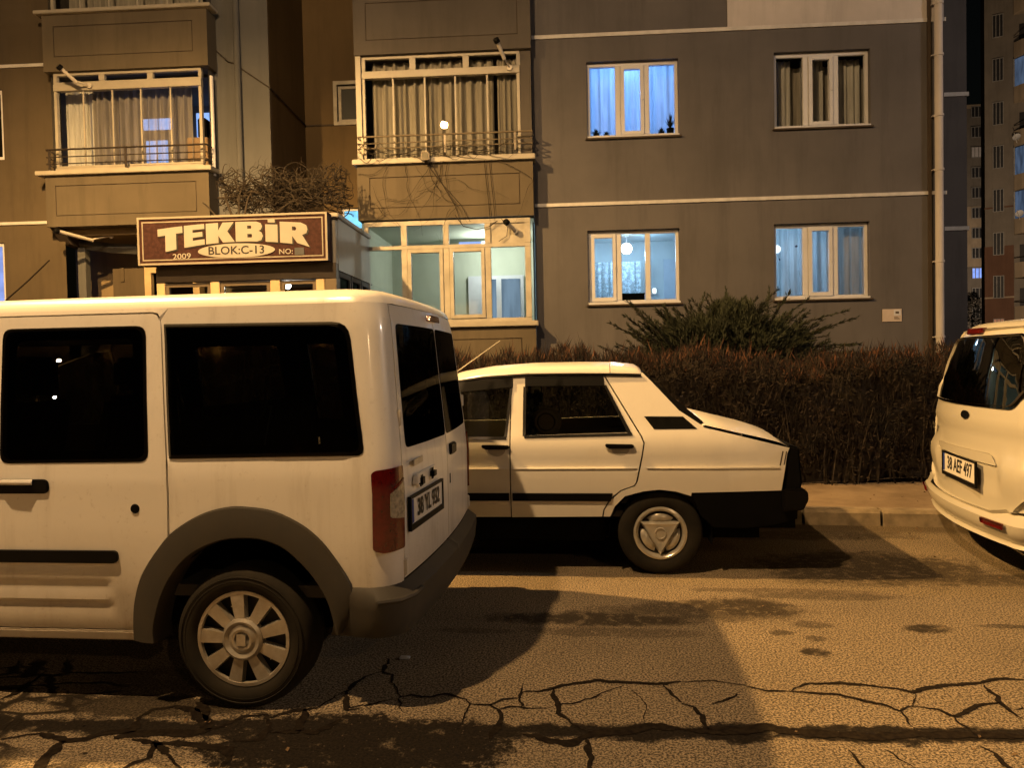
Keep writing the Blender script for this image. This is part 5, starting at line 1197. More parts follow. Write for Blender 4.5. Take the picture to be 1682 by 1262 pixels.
loft([(-.34, 1.268, .655, .045), (-.52, 1.12, .68, .045), (-.72, .95, .71, .04)]).build('windscreen', M['carglass'], car, smooth=True)
for sgn in (1, -1): MB().bar((-.34, -sgn*.652, 1.26), (-.72, -sgn*.745, .935), .045, .04).build('windscreen_pillar', M['sedan'], car, bevel=.01)
loft([(-.72, .938, .775, .03), (-1.2, .90, .765, .04), (-1.7, .845, .74, .04), (-2.06, .775, .72, .02)]).build('bonnet', M['sedan'], car, smooth=True)
MB().prism([(-2.06, .78), (-2.10, .76), (-2.12, .55), (-2.05, .50)], lambda a, b: (a, -.75, b), lambda a, b: (a, .75, b)).build('grille', M['black'], car, bevel=.01)
for sgn in (1, -1): MB().lathe([(0, .012), (.07, .008), (.08, 0)], (-2.118, sgn*.56, .66), (-1, 0, 0), 20).build('headlight', M['clear'], car, smooth=True)
MB().prism([(-2.05, .52), (-2.18, .51), (-2.18, .41), (-2.05, .40)], lambda a, b: (a, -.80, b), lambda a, b: (a, .80, b)).build('front_bumper', M['black'], car, bevel=.015)
MB().box((-2.0, -.55, .20), (1.9, .55, .37)).box((-.85, -.66, .20), (.86, .66, .37)).build('underbody', M['matt_black'], car)
for sgn in (1, -1):
    for cx in (1.222, -1.222):
        wl = MB(); m_ = 18
        for i in range(m_+1):
            t = R(-10)+R(200)*i/m_; q = (cx+.335*math.cos(t), .26+.335*math.sin(t)); wl.v += [Vector((q[0], -sgn*.77, q[1])), Vector((q[0], -sgn*.53, q[1]))]
        wl.f += [(2*i, 2*i+1, 2*i+3, 2*i+2) for i in range(m_)] + [tuple(2*i+1 for i in range(m_+1))]
        wl.build('wheel_well', M['matt_black'], car)
# cabin
MB().box((-.7, -.74, .38), (1.3, .74, .42)).box((1.08, -.70, .42), (1.5, .70, .93)).build('cabin_floor', M['trim'], car)
for y in (-.36, .36):
    s = MB().box((-.30, y-.23, .45), (.20, y+.23, .60)); s.prism([(.12, .58), (.24, .58), (.36, 1.05), (.27, 1.05)], lambda a, b: (a, y-.22, b), lambda a, b: (a, y+.22, b))
    o = s.build('seat', M['seat'], car, bevel=.03, smooth=True); MB().box((.28, y-.11, 1.07), (.37, y+.11, 1.20)).build('headrest', M['seat'], o, bevel=.03, smooth=True)
s = MB().box((.62, -.66, .45), (1.05, .66, .62)); s.prism([(.98, .60), (1.10, .60), (1.20, .98), (1.10, .98)], lambda a, b: (a, -.66, b), lambda a, b: (a, .66, b)); s.build('seat', M['seat'], car, bevel=.03, smooth=True)
mb = MB()
for k in range(24): a = 2*PI*k/24; mb.v.append(Vector((0, 0, 0)))
mb = MB(); ring_ = [(-.42+.05*math.sin(2*PI*k/24)*-1, -.36+.18*math.cos(2*PI*k/24), .93+.17*math.sin(2*PI*k/24)) for k in range(25)]
mb.tube(ring_, .013, 8, False).bar((-.42, -.53, .93), (-.42, -.19, .93), .03, .02).bar((-.40, -.36, .93), (-.62, -.36, .80), .04, .04); mb.build('steering_wheel', M['trim'], car, smooth=True)
MB().box((-.95, -.72, .70), (-.60, .72, .92)).build('dashboard', M['trim'], car, bevel=.03)
# round cushion seen through the rear side window
cu = thing('round_cushion', 'round beige cushion resting on the rear seat inside the white saloon', 'cushion', (-.385, 5.35, .93)); 
MB().lathe([(0, -.05), (.08, -.045), (.105, 0), (.08, .045), (0, .05)], (-.385, 5.35, 1.005), (0, 1, 0), 24).build('pad', M['head'], cu, smooth=True)
MB().lathe([(.055, -.052), (.060, -.058), (.065, -.052)], (-.385, 5.35, 1.005), (0, 1, 0), 24).build('piping', M['seat'], cu, smooth=True)
# aerial on the off-side wing
MB().tube([(-.42, .40, 1.30), (-.38, .40, 1.335), (.02, .44, 1.61)], [.010, .006, .003], 6).build('aerial', M['chrome'], car, smooth=True)
for y in (-.70, .70):
    for x in (1.222, -1.222): saloon_wheel(car, (x, y, .277))

# ------------------------------------------------------------------ the white people carrier at the right
MA = R(-7.0)
PB0 = Matrix.Rotation(-MA, 4, 'Z') @ Vector((2.578, 5.738, 0))
mpv = thing('parked_people_carrier', 'white people carrier seen from behind with large dark rear window at the right', 'car', PB0, MA)
BX, BY = PB0.x-.005, PB0.y-.08
MHW = [(.26, .86), (.40, .905), (.70, .92), (.95, .91), (1.05, .89), (1.16, .86), (1.35, .795), (1.50, .72), (1.56, .67), (1.59, .625)]
MXR = [(.26, .03), (.40, .0), (.70, -.012), (.93, -.006), (.965, .006), (1.06, .016), (1.30, .062), (1.52, .118), (1.59, .150)]
MR = .12; MARC = PI*MR/2; MW_ = .70
def mpt(s, z, out=0.0):
    """rear looks to -x; s < -MR runs forward along the road side, s rises round the corner to the middle of the tail"""
    hw = table(MHW, z)+out; xr = table(MXR, z)-out; r = MR+out*.5
    if s <= -MR: return Vector((BX+xr-s, BY-hw, z))
    a = (s+MR)/MR
    if a < PI/2: return Vector((BX+xr+r-r*math.sin(a), BY-hw+r-r*math.cos(a), z))
    t = min(1.0, (s+MR-MARC)/MW_); return Vector((BX+xr-.095*(1-(1-t)**2), BY-(hw-r)*(1-t), z))
def tail(y, z, out=0.0):
    """same skin addressed by the distance from the middle of the tail"""
    s = -MR+MARC+MW_-abs(y)
    p = mpt(s, z, out)
    if y > 0: p.y = 2*BY-p.y
    return p
def mb_tail(name, poly, m, parent=mpv, holes=(), o=0.0, rim=.02, step=.06, fine=.035):
    return panel(MB(), poly, lambda a, b: tail(a, b, o), holes, step, fine, rim).build(name, m, parent, smooth=True, angle=32)
GW = rnd([(-.80, 1.20), (-.66, 1.075), (.66, 1.075), (.80, 1.20), (.74, 1.535), (-.74, 1.535)], [.02, .04, .04, .02, .05, .05])
tg_out = [(-.70, .455), (-.56, .415), (.56, .415), (.70, .455), (.80, .56), (.805, 1.0), (.82, 1.20), (.775, 1.575), (-.775, 1.575), (-.82, 1.20), (-.805, 1.0), (-.80, .56)]
def tgp(y, z):
    o = -.020*S((.955-z)/.025)*S((z-.72)/.12)
    if abs(y+.11) < .47 and .55 < z < .80: o -= .008*S((.47-abs(y+.11))/.03)*S((z-.56)/.03)*S((.80-z)/.02)
    if abs(y+.11) >= .44: o += .018*S((.745-z)/.03)*S((z-.45)/.2)*S((abs(y+.11)-.45)/.05)
    return tail(y, z, o)
tg = panel(MB(), tg_out, tgp, [shrink(GW, .012)], .045, .03, .02).build('tailgate', M['mpv'], mpv, smooth=True, angle=40)
mb_tail('rear_window', shrink(GW, -.003), M['darkglass'], tg, (), .004, .006)
mb_tail('emblem', [(-.16+.055*math.cos(2*PI*k/20), 1.008+.028*math.sin(2*PI*k/20)) for k in range(20)], M['black'], tg, (), .006, .006, .05, .03)
for y0, y1, z0, z1 in ((.53, .73, .862, .880), (.55, .68, .838, .852)): mb_tail('badge', [(y0, z0), (y1, z0), (y1, z1), (y0, z1)], M['grey_plastic'], tg, (), .004, .004)
mb_tail('handle_bar', rnd([(-.55, .715), (.36, .725), (.34, .775), (-.49, .785)], .02), M['mpv'], tg, (), .0, .003)
def mpl(a, b, o):
    y = .0-a; p = tail(y, .628+b, -.018); return Vector((tail(-.12, .64).x-.002-o, BY-.12+y, .640+b))
plate_parts(tg, mpl, .66, .135, '38 AEF 497', .128, .84)
# body corners and sides
for sgn in (1, -1):
    def fl(mb):
        if sgn < 0: mb.v = [Vector((p.x, 2*BY-p.y, p.z)) for p in mb.v]
        return mb
    smax = -MR+MARC+MW_
    side = [(-4.1, .42), (-3.42, .42), (-3.38, .56), (-3.22, .66), (-3.05, .68), (-2.88, .66), (-2.74, .56), (-2.70, .36), (-.97, .36), (-.93, .54), (-.80, .65), (-.64, .69), (-.48, .65), (-.34, .52), (-.30, .44), (-.05, .455), (smax-.715, .462), (smax-.812, .565), (smax-.815, 1.0), (smax-.83, 1.2), (smax-.785, 1.59), (-2.75, 1.59), (-3.3, 1.15), (-4.1, .95)]
    w1 = rnd([(-.95, 1.09), (-.16, 1.11), (-.22, 1.46), (-.95, 1.50)], .05); w2 = rnd([(-1.92, 1.06), (-1.03, 1.08), (-1.03, 1.50), (-1.92, 1.50)], .04); w3 = rnd([(-2.98, 1.05), (-2.0, 1.06), (-2.0, 1.50), (-2.62, 1.48)], .04)
    sd = fl(panel(MB(), side, lambda a, b: mpt(a, b), [w1, w2, w3], .09, .05, .02)).build('body_side', M['mpv'], mpv, smooth=True, angle=32)
    for w in (w1, w2, w3): fl(panel(MB(), shrink(w, -.006), lambda a, b: mpt(a, b, .002), (), .15, .06)).build('side_window', M['darkglass'], sd, smooth=True)
    tlp = rnd([(smax-1.02, .76), (smax-.83, .74), (smax-.83, 1.06), (smax-.98, 1.14)], .02)
    fl(panel(MB(), tlp, lambda a, b: mpt(a, b, .010), (), .05, .03, .012)).build('tail_lamp', M['red'], sd, smooth=True)
    for dx in (-.64, -3.05):
        wl = MB(); m_ = 16
        for i in range(m_+1):
            t = R(-10)+R(200)*i/m_; q = (BX-dx+.35*math.cos(t), .30+.38*math.sin(t)); wl.v += [Vector((q[0], BY-sgn*.82, q[1])), Vector((q[0], BY-sgn*.55, q[1]))]
        wl.f += [(2*i, 2*i+1, 2*i+3, 2*i+2) for i in range(m_)] + [tuple(2*i+1 for i in range(m_+1))]
        wl.build('wheel_well', M['matt_black'], mpv)
def bmp_pt(y, z):
    o = table([(.25, .03), (.30, .065), (.36, .075), (.395, .068), (.43, .03), (.458, .006)], z)
    return tail(y, z, o)
bpoly = [(-1.10, .27), (1.10, .27), (1.10, .455), (.70, .458), (.56, .420), (-.56, .420), (-.70, .458), (-1.10, .455)]
bmo = panel(MB(), bpoly, bmp_pt, (), .04, .03, .03).build('rear_bumper', M['mpv'], mpv, smooth=True, angle=40)
for y in (-.60, .60): mb_tail('reflector', rnd([(y-.10, .355), (y+.10, .355), (y+.10, .392), (y-.10, .392)], .008), M['red'], bmo, (), .082, .01)
mb = MB()
rg = []
for d, z in ((0, 1.590), (.02, 1.612), (.06, 1.628), (.18, 1.642), (.40, 1.652)):
    hw = .625-d; xr = .150+d*.9; r = max(.05, MR-d*.3); pts = [(2.75, -hw), (1.8, -hw), (1.0, -hw), (max(.5, xr+r+.01), -hw)]
    for k in range(7): a = PI/2*k/6; pts.append((xr+r-r*math.sin(a), -hw+r-r*math.cos(a)))
    pts += [(xr-.071, -(hw-r)*.5), (xr-.095, 0)]; rg.append([Vector((BX+x, BY+y, z)) for x, y in pts+[(x, -y) for x, y in reversed(pts[:-1])]])
n = len(rg[0])
for g in rg: mb.v += g
mb.f += [(k*n+i, k*n+i+1, (k+1)*n+i+1, (k+1)*n+i) for k in range(len(rg)-1) for i in range(n-1)] + [tuple((len(rg)-1)*n+i for i in range(n))]
mb.build('roof', M['mpv'], mpv, smooth=True, angle=60)
MB().prism(rnd([(-.14, 1.556), (.14, 1.556), (.12, 1.596), (-.12, 1.596)], .01), lambda a, b: (BX+.025, BY+a, b), lambda a, b: (BX+.09, BY+a, b)).build('high_brake_lamp', M['red'], mpv, bevel=.006)
def mloft(st, name, m):
    mb = loft(st); mb.v = [Vector((BX+p.x, BY+p.y, p.z)) for p in mb.v]; mb.build(name, m, mpv, smooth=True)
mloft([(2.75, 1.59, .585, .06), (3.05, 1.36, .70, .05), (3.32, 1.13, .79, .04)], 'windscreen', M['darkglass']); mloft([(3.32, 1.125, .83, .04), (3.8, 1.02, .83, .05), (4.1, .92, .82, .03)], 'bonnet', M['mpv']); mloft([(4.1, .92, .82, .03), (4.2, .70, .80, 0), (4.2, .45, .80, 0), (4.08, .28, .78, 0)], 'front_bumper', M['mpv'])
MB().box((BX+.2, BY-.55, .22), (BX+4.0, BY+.55, .40)).box((BX+1.0, BY-.78, .24), (BX+2.7, BY+.78, .40)).build('underbody', M['matt_black'], mpv)
MB().box((BX+.15, BY-.70, .45), (BX+3.2, BY+.70, .50)).build('load_floor', M['trim'], mpv)
for xs_ in (.95, 1.85):
    s = MB().prism([(BX+xs_, .6), (BX+xs_+.14, .6), (BX+xs_+.02, 1.18), (BX+xs_-.08, 1.18)], lambda a, b: (a, BY-.66, b), lambda a, b: (a, BY+.66, b)); s.build('seat', M['seat'], mpv, bevel=.03)
for y in (-.74, .74):
    for x in (.64, 3.05):
        c = (BX+x, BY+y, .30); sg = -1 if y < 0 else 1
        t = MB().lathe(tyre_profile(.30, .20, .195), c, (0, sg, 0), 40).build('wheel', M['tyre'], mpv, smooth=True)
        MB().lathe([(0, .07), (.05, .08), (.17, .05), (.20, .085)], c, (0, sg, 0), 32).build('hubcap', M['hub'], t, smooth=True)
# ------------------------------------------------------------------ planting
def to_w(u, v): return (u*math.cos(FAC)-v*math.sin(FAC), u*math.sin(FAC)+v*math.cos(FAC))
# clipped hedge of dry upright twigs
rr = random.Random(5)
HV0, HV1, HU0, HU1 = 7.80, 8.75, -6.5, 9.5
def hedge_top(u): return 1.46+.10*S((.8-u)/1.5)+.025*math.sin(u*23)+.02*math.sin(u*41+2)+.05*math.sin(u*1.7)+.035*math.sin(u*4.1+1)+.03*math.sin(u*9.3)
hg = thing('hedge', 'clipped hedge of dry brown upright twigs between pavement and apartment block', 'hedge', (1.5, 8.2, .12), FAC)
core = MB(); n = 60
for i in range(n+1):
    u = HU0+(HU1-HU0)*i/n; t = hedge_top(u)-.16; j = rr.uniform(-.04, .04)
    core.v += [Vector((u, HV0+.13+j, .12)), Vector((u, HV0+.10+j, t-.12)), Vector((u, HV0+.2, t)), Vector((u, HV1-.2, t)), Vector((u, HV1, .12))]
core.f += [(i*5+j, i*5+5+j, i*5+6+j, i*5+j+1) for i in range(n) for j in range(4)]
core.build('inner_twigs', M['hedge_core'], hg)
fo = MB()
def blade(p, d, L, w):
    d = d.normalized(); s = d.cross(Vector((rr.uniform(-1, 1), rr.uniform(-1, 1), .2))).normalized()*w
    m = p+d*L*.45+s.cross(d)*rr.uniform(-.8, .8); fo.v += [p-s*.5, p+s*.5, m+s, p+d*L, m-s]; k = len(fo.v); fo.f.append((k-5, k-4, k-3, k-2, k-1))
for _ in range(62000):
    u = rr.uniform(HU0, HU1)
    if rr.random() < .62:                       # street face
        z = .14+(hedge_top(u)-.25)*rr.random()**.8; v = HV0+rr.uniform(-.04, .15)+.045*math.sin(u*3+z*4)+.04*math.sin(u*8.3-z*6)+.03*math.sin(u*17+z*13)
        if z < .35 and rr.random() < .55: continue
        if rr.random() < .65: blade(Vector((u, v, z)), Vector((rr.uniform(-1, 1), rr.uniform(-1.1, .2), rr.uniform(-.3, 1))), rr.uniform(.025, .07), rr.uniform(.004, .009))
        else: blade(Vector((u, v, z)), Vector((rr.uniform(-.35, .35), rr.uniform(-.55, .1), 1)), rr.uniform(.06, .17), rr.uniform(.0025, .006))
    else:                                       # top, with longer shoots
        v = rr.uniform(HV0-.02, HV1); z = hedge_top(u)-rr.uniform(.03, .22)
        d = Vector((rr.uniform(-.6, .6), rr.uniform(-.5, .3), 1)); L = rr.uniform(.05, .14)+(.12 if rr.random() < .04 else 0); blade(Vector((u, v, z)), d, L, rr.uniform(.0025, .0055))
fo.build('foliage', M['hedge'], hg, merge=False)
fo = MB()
for _ in range(9000):                          # shoots along the top, the lamplight on them put into their colour
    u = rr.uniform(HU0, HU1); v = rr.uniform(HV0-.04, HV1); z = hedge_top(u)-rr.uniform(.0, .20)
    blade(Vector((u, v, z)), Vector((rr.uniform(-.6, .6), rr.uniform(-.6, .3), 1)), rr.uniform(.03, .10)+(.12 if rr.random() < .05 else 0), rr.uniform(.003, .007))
fo.build('lit_top_shoots', M['shoots'], hg, merge=False)
st = MB()
for _ in range(220):
    u = rr.uniform(HU0, HU1); v = HV0+rr.uniform(.0, .2); z = .12; st.tube([(u, v, z), (u+rr.uniform(-.06, .06), v+rr.uniform(-.05, .02), z+rr.uniform(.2, .4)), (u+rr.uniform(-.15, .15), v+rr.uniform(-.08, .05), z+rr.uniform(.5, 1.0))], [.010, .007, .003], 4)
st.build('stems', M['twig'], hg, merge=False)

# spreading juniper behind the hedge
jn = thing('juniper_bush', 'wide spreading dark green juniper with feathery branch tips under the lower windows', 'shrub', (2.2, 9.9, .15), FAC)
fo = MB(); br = MB(); tips = []
for k in range(430):
    an = rr.uniform(0, 2*PI); side = math.cos(an)
    L = rr.uniform(.6, 1.1); el = rr.uniform(.05, 1.3)
    tips.append((an, el, L*(1.15 if el < .6 else 1.0)))
for an, el, L in ((.05, .42, 2.05), (.12, .52, 1.85), (.0, .36, 1.75), (-.1, .5, 1.7), (PI+.05, .45, 1.6), (PI-.1, .36, 1.75), (PI+.2, .6, 1.5), (.3, .85, 1.45), (.5, .95, 1.25), (2.2, .9, 1.1), (2.8, .8, 1.2), (.15, .66, 1.45), (-.3, .7, 1.4), (3.4, .75, 1.3)): tips.append((an, el, L))
for an, el, L in tips:
    L = L if L < 1.15 else 1.15+(L-1.15)*.62
    p = Vector((2.2+rr.uniform(-.55, .55), 9.9+rr.uniform(-.25, .25), .95+rr.uniform(0, .45))); hd = Vector((math.cos(an), math.sin(an)*.55, 0)); pts = [p]; N_ = 9
    for i in range(1, N_+1):
        t = i/N_; e2 = el*(1.15-.35*t)+.10*math.sin(t*5+an); q = pts[-1]+(hd*math.cos(e2)+Vector((0, 0, math.sin(e2))))*(L/N_); pts.append(q)
    br.tube(pts, [.014*(1-t/10)+.002 for t in range(N_+1)], 4)
    for i in range(1, N_+1):
        t = i/N_; d = (pts[i]-pts[i-1]).normalized(); m = int(30*(1.1-t*.5))
        for _ in range(m):
            q = pts[i-1].lerp(pts[i], rr.random()); s = Vector((rr.gauss(0, 1), rr.gauss(0, 1), rr.gauss(0, .7))).normalized()
            dd = (d*rr.uniform(.7, 1.3)+s*rr.uniform(.5, 1.25)*(1.05-t*.5)); l = rr.uniform(.045, .12)*(1.1-.35*t); w = dd.cross(Vector((rr.random(), rr.random(), rr.random()))).normalized()*rr.uniform(.0035, .008)
            dd = dd.normalized(); mid = q+dd*l*.5
            fo.v += [q, mid+w, q+dd*l, mid-w]; kk = len(fo.v); fo.f.append((kk-4, kk-3, kk-2, kk-1))
            for h in (-1, 1):     # side sprigs
                e3 = (dd+w.normalized()*h*.8).normalized(); b0 = q+dd*l*rr.uniform(.2, .6); l3 = l*.5; w3 = e3.cross(dd).normalized()*.0035
                fo.v += [b0-w3, b0+w3, b0+e3*l3]; kk = len(fo.v); fo.f.append((kk-3, kk-2, kk-1))
for _ in range(26000):                         # the dense heart of the bush
    a_, b_ = rr.uniform(0, 2*PI), rr.random()**.5; uu, vv = 2.2+1.42*b_*math.cos(a_), 9.9+.55*b_*math.sin(a_); hz = 1.05+.98*(1-(abs(uu-2.2)/1.5)**1.6)*(1+.10*math.sin(uu*9)+.07*math.sin(uu*21+1))
    q = Vector((uu, vv, hz-abs(rr.gauss(0, .22)))); dd = Vector((.9*(uu-2.2)+rr.uniform(-.6, .6), rr.uniform(-.7, .3), rr.uniform(.2, 1.2))).normalized(); l = rr.uniform(.05, .13); w = dd.cross(Vector((rr.random(), rr.random(), rr.random()))).normalized()*rr.uniform(.0035, .008)
    fo.v += [q, q+dd*l*.5+w, q+dd*l, q+dd*l*.5-w]; kk = len(fo.v); fo.f.append((kk-4, kk-3, kk-2, kk-1))
fo.build('foliage', M['juniper'], jn, merge=False); br.build('branches', M['twig'], jn, merge=False)

# leafless vine heaped on the porch roof, and the runners it sends over the bay
def walk(mb, p, d, n, step, r0, curl, box, rng, flat=1.0, grav=0.0):
    pts = [Vector(p)]; d = Vector(d).normalized()
    for i in range(n):
        d = (d+Vector((rng.gauss(0, curl), rng.gauss(0, curl)*flat, rng.gauss(0, curl)-grav))).normalized(); q = pts[-1]+d*step
        for a in range(3):
            if q[a] < box[a][0] or q[a] > box[a][1]: d[a] = -d[a]; q[a] = min(max(q[a], box[a][0]), box[a][1])
        pts.append(q)
    mb.tube(pts, [r0*(1-.75*i/n) for i in range(n+1)], 4, False)
vn = thing('bare_vine', 'tangled leafless vine heaped over the entrance porch roof', 'vine', (-4.2, 11.4, 3.56), FAC)
bx = ((-5.12, -3.16), (11.4, 12.2), (3.82, 4.55)); mb = MB()
for k in range(330):
    walk(mb, (rr.uniform(-5.05, -3.2), rr.uniform(11.5, 12.1), rr.uniform(3.95, 4.35)), (rr.choice((-1, 1)), rr.uniform(-.4, .4), rr.uniform(-.25, .35)), rr.randint(7, 18), rr.uniform(.04, .08), rr.uniform(.006, .013), .38, bx, rr)
for k in range(26):
    walk(mb, (rr.uniform(-5.05, -3.2), rr.uniform(11.5, 12), 4.35), (rr.uniform(-.6, .6), 0, 1), rr.randint(5, 11), .05, .004, .35, ((-5.2, -3.16), (11.3, 12.2), (3.8, 4.78)), rr)
mb.build('twigs', M['twig'], vn, merge=False)
mb = MB()
for a, b, c in (((-4.75, 11.2, 3.56), (-4.95, 11.4, 4.1), .022), ((-4.72, 11.25, 3.56), (-4.55, 11.5, 4.15), .020), ((-4.85, 11.15, 3.56), (-5.25, 11.3, 3.95), .016), ((-4.6, 11.2, 3.56), (-3.75, 11.6, 4.05), .018), ((-4.78, 11.3, 3.56), (-4.72, 11.5, 4.2), .018)):
    A, B_ = Vector(a), Vector(b); mb.tube([A, A.lerp(B_, .4)+Vector((.03, 0, -.03)), A.lerp(B_, .75)+Vector((-.02, .03, .03)), B_], [c, c*.9, c*.7, c*.5], 6)
mb.tube([(-5.1, 11.5, 4.05), (-4.4, 11.6, 4.12), (-3.9, 11.7, 4.02), (-3.25, 11.9, 4.0)], .016, 6)
mb.build('stems', M['twig'], vn, smooth=True)
cr = thing('creeper', 'thin leafless creeper trailing over the parapet of the right bay', 'vine', (-1.7, 12.2, 3.7), FAC)
mb = MB(); bx = ((-3.12, -.28), (12.262, 12.318), (3.35, 4.80))
for k in range(9):
    walk(mb, (rr.uniform(-3.0, -.6), 12.29, 4.78), (rr.uniform(-.5, .5), 0, -.5), rr.randint(14, 26), .06, rr.uniform(.004, .006), .20, bx, rr, .05, .05)
for k in range(14):
    walk(mb, (rr.uniform(-3.1, -1.4), 12.29, rr.uniform(3.9, 4.6)), (rr.uniform(-1, 1), 0, rr.uniform(-.8, .3)), rr.randint(8, 16), .06, .0035, .22, bx, rr, .05, .03)
for x0, x1 in ((-1.95, -1.45), (-2.05, -1.3), (-.98, -.90), (-1.06, -.98)):
    mb.tube([(x0, 12.29, 4.76), (x0*.6+x1*.4, 12.30, 4.35), (x0*.2+x1*.8, 12.295, 4.0), (x1, 12.29, 3.72)], [.006, .0055, .005, .004], 5)
bx2 = ((-3.12, -.28), (12.15, 12.262), (4.70, 5.02))
for k in range(22): walk(mb, (rr.uniform(-3.1, -.5), 12.24, rr.uniform(4.78, 4.86)), (rr.choice((-1, 1)), 0, rr.uniform(-.1, .3)), rr.randint(8, 16), .07, .006, .16, bx2, rr, .2)
mb.build('runners', M['twig'], cr, merge=False)
t = tag(MB().tube([(-1.55, 12.31, 3.84), (-1.42, 12.33, 3.66), (-1.2, 12.34, 3.60), (-1.0, 12.33, 3.64), (-.86, 12.33, 3.73)], .007, 6).tube([(-.80, 12.34, 3.76), (-.70, 12.345, 3.62), (-.72, 12.345, 3.48), (-.85, 12.345, 3.40)], .006, 6).build('hanging_cable', M['cable'], base=(-1.2, 12.33, 3.4), ang=FAC, smooth=True), 'loose dark cable looping below the parapet over the ground floor bay glazing', 'cable')

# fallen leaves and grit
lt = MB()
for _ in range(900):
    if rr.random() < .5: a = rr.uniform(-8, 8); b = -rr.random()**2*.5-.02; p = Vector(kp(a, b, .004))
    elif rr.random() < .5: a = rr.uniform(-8, 8); b = .25+rr.random()*1.2; p = Vector(kp(a, b, .130))
    else: p = Vector((rr.uniform(-3, 3.5), rr.uniform(2.4, 6), .004))
    s = rr.uniform(.004, .016); an = rr.uniform(0, 6.28); u = Vector((math.cos(an), math.sin(an), rr.uniform(-.2, .4)))*s; v = Vector((-math.sin(an), math.cos(an), rr.uniform(-.2, .4)))*s*.5
    k = len(lt.v); lt.v += [p-u, p+v+Vector((0, 0, s*.3)), p+u, p-v]; lt.f.append((k, k+1, k+2, k+3))
tag(lt.build('leaf_litter', M['leaf'], base=(0, 0, 0), merge=False), kind='stuff')
gr = MB()
for _ in range(150):
    x, y = (rr.gauss(-1.0, .5), rr.gauss(2.78, .13)) if rr.random() < .6 else (rr.uniform(-2.6, 2), 2.9+rr.gauss(0, .1)); s = rr.uniform(.0015, .004)
    gr.add([(x-s, y-s, .001), (x+s, y-s*.6, .001), (x+s*.3, y+s, .001), (x, y, s*1.4)], [(0, 1, 3), (1, 2, 3), (2, 0, 3)])
tag(gr.build('grit', M['soil'], base=(0, 0, 0), merge=False), kind='stuff')
t = thing('cigarette_pack', 'tiny scrap of white paper lying on the road under the van bumper', 'litter', (-.95, 3.55, 0)); MB().box((-.99, 3.54, .002), (-.94, 3.57, .012)).build('scrap', M['pvc'], t, bevel=.003); MB().box((-.985, 3.545, .0122), (-.955, 3.565, .0135)).build('fold', M['camera_white'], t)

# ------------------------------------------------------------------ blocks further down the street
FA2 = R(2.0)
def far_frame(px_dir, d): pass
def tower_windows(bl, u, v, zs, w, h, mats, frame_m, ang):
    for k, z in enumerate(zs):
        f = MB(); t = .07*w
        f.box((u-w/2, v-.06, z), (u-w/2+t, v+.02, z+h)); f.box((u+w/2-t, v-.06, z), (u+w/2, v+.02, z+h)); f.box((u-w/2+t, v-.06, z), (u+w/2-t, v+.02, z+t)); f.box((u-w/2+t, v-.06, z+h-t), (u+w/2-t, v+.02, z+h))
        for q in (-.17, .17): f.box((u+q*w-t/2, v-.06, z+t), (u+q*w+t/2, v+.02, z+h-t))
        o = f.build('window', frame_m, bl); MB().add([(u-w/2+t, v-.02, z+t), (u+w/2-t, v-.02, z+t), (u+w/2-t, v-.02, z+h-t), (u-w/2+t, v-.02, z+h-t)], [(0, 1, 2, 3)]).build('pane', mats[k], o)
M['far_dark'] = simple('far_window_dark', (.022, .022, .025), .6, spec=.2); M['far_frame'] = simple('far_window_frame', (.22, .21, .20), .7)
M['far_blue'] = emit('far_window_blue', (.26, .40, 1.0), .9, .3, 2); M['far_warm'] = emit('far_window_warm', (1.0, .42, .22), .3, .3, 2); M['far_cool'] = emit('far_window_cool', (.32, .46, .74), .16, .6, 2.5, (2, 2, .3))
# farthest tower: a column of windows shows in the gap
far = thing('far_tower', 'distant tall grey apartment tower with one column of windows seen in the gap', 'building', (52.0, 113.8, 0))
mb = MB().box((44, 113.8, 0), (53.62, 128, 35.6)); mb.build('wall', M['tower'], far); MB().box((44, 113.7, 35.605), (53.7, 128, 36.1)).build('roof', M['tower_pale'], far)
MB().box((44, 113.72, 13.6), (53.62, 113.795, 22.0)).build('pale_panel', M['tower_pale'], far)
zz = [6.3+2.8*k for k in range(11)]
tower_windows(far, 52.55, 113.72, zz, 1.45, 1.55, [M['far_dark'], M['far_dark'], M['far_blue']]+[M['far_dark']]*5+[M['pale']]+[M['far_dark']]*2, M['far_frame'], 0)
tower_windows(far, 49.0, 113.72, zz, 1.45, 1.55, [M['far_dark']]*11, M['far_frame'], 0)
# nearer block at the right edge, with bowed balconies
NA = R(-24.0)
p0 = Matrix.Rotation(-NA, 4, 'Z') @ Vector((25.6, 54.3, 0)); NU, NV = p0.x, p0.y
near = thing('balcony_block', 'dark brown and beige apartment block with bowed lit balconies at the right edge', 'building', (NU, NV, 0), NA)
mb = MB().box((NU, NV, 0), (NU+14, NV+12, 31)); mb.build('wall', M['tower'], near)
MB().box((NU-.03, NV-.03, 0), (NU+1.60, NV+2.0, 8.5)).build('brown_panel', M['tower_brown'], near); MB().box((NU-.04, NV-.04, 5.05), (NU+1.61, NV+2.0, 5.15)).build('string_course', M['tower_pale'], near); MB().box((NU-.04, NV-.04, 11.0), (NU+1.61, NV+1.0, 11.1)).build('string_course', M['tower_brown'], near)
zs = [1.3+2.85*k+.9 for k in range(8)]
tower_windows(near, NU+.75, NV-.035, zs, .62, 1.5, [M['far_warm'], M['far_dark'], M['far_dark'], M['far_dark'], M['far_dark'], M['far_dark'], M['far_dark'], M['far_dark']], M['far_frame'], 0)
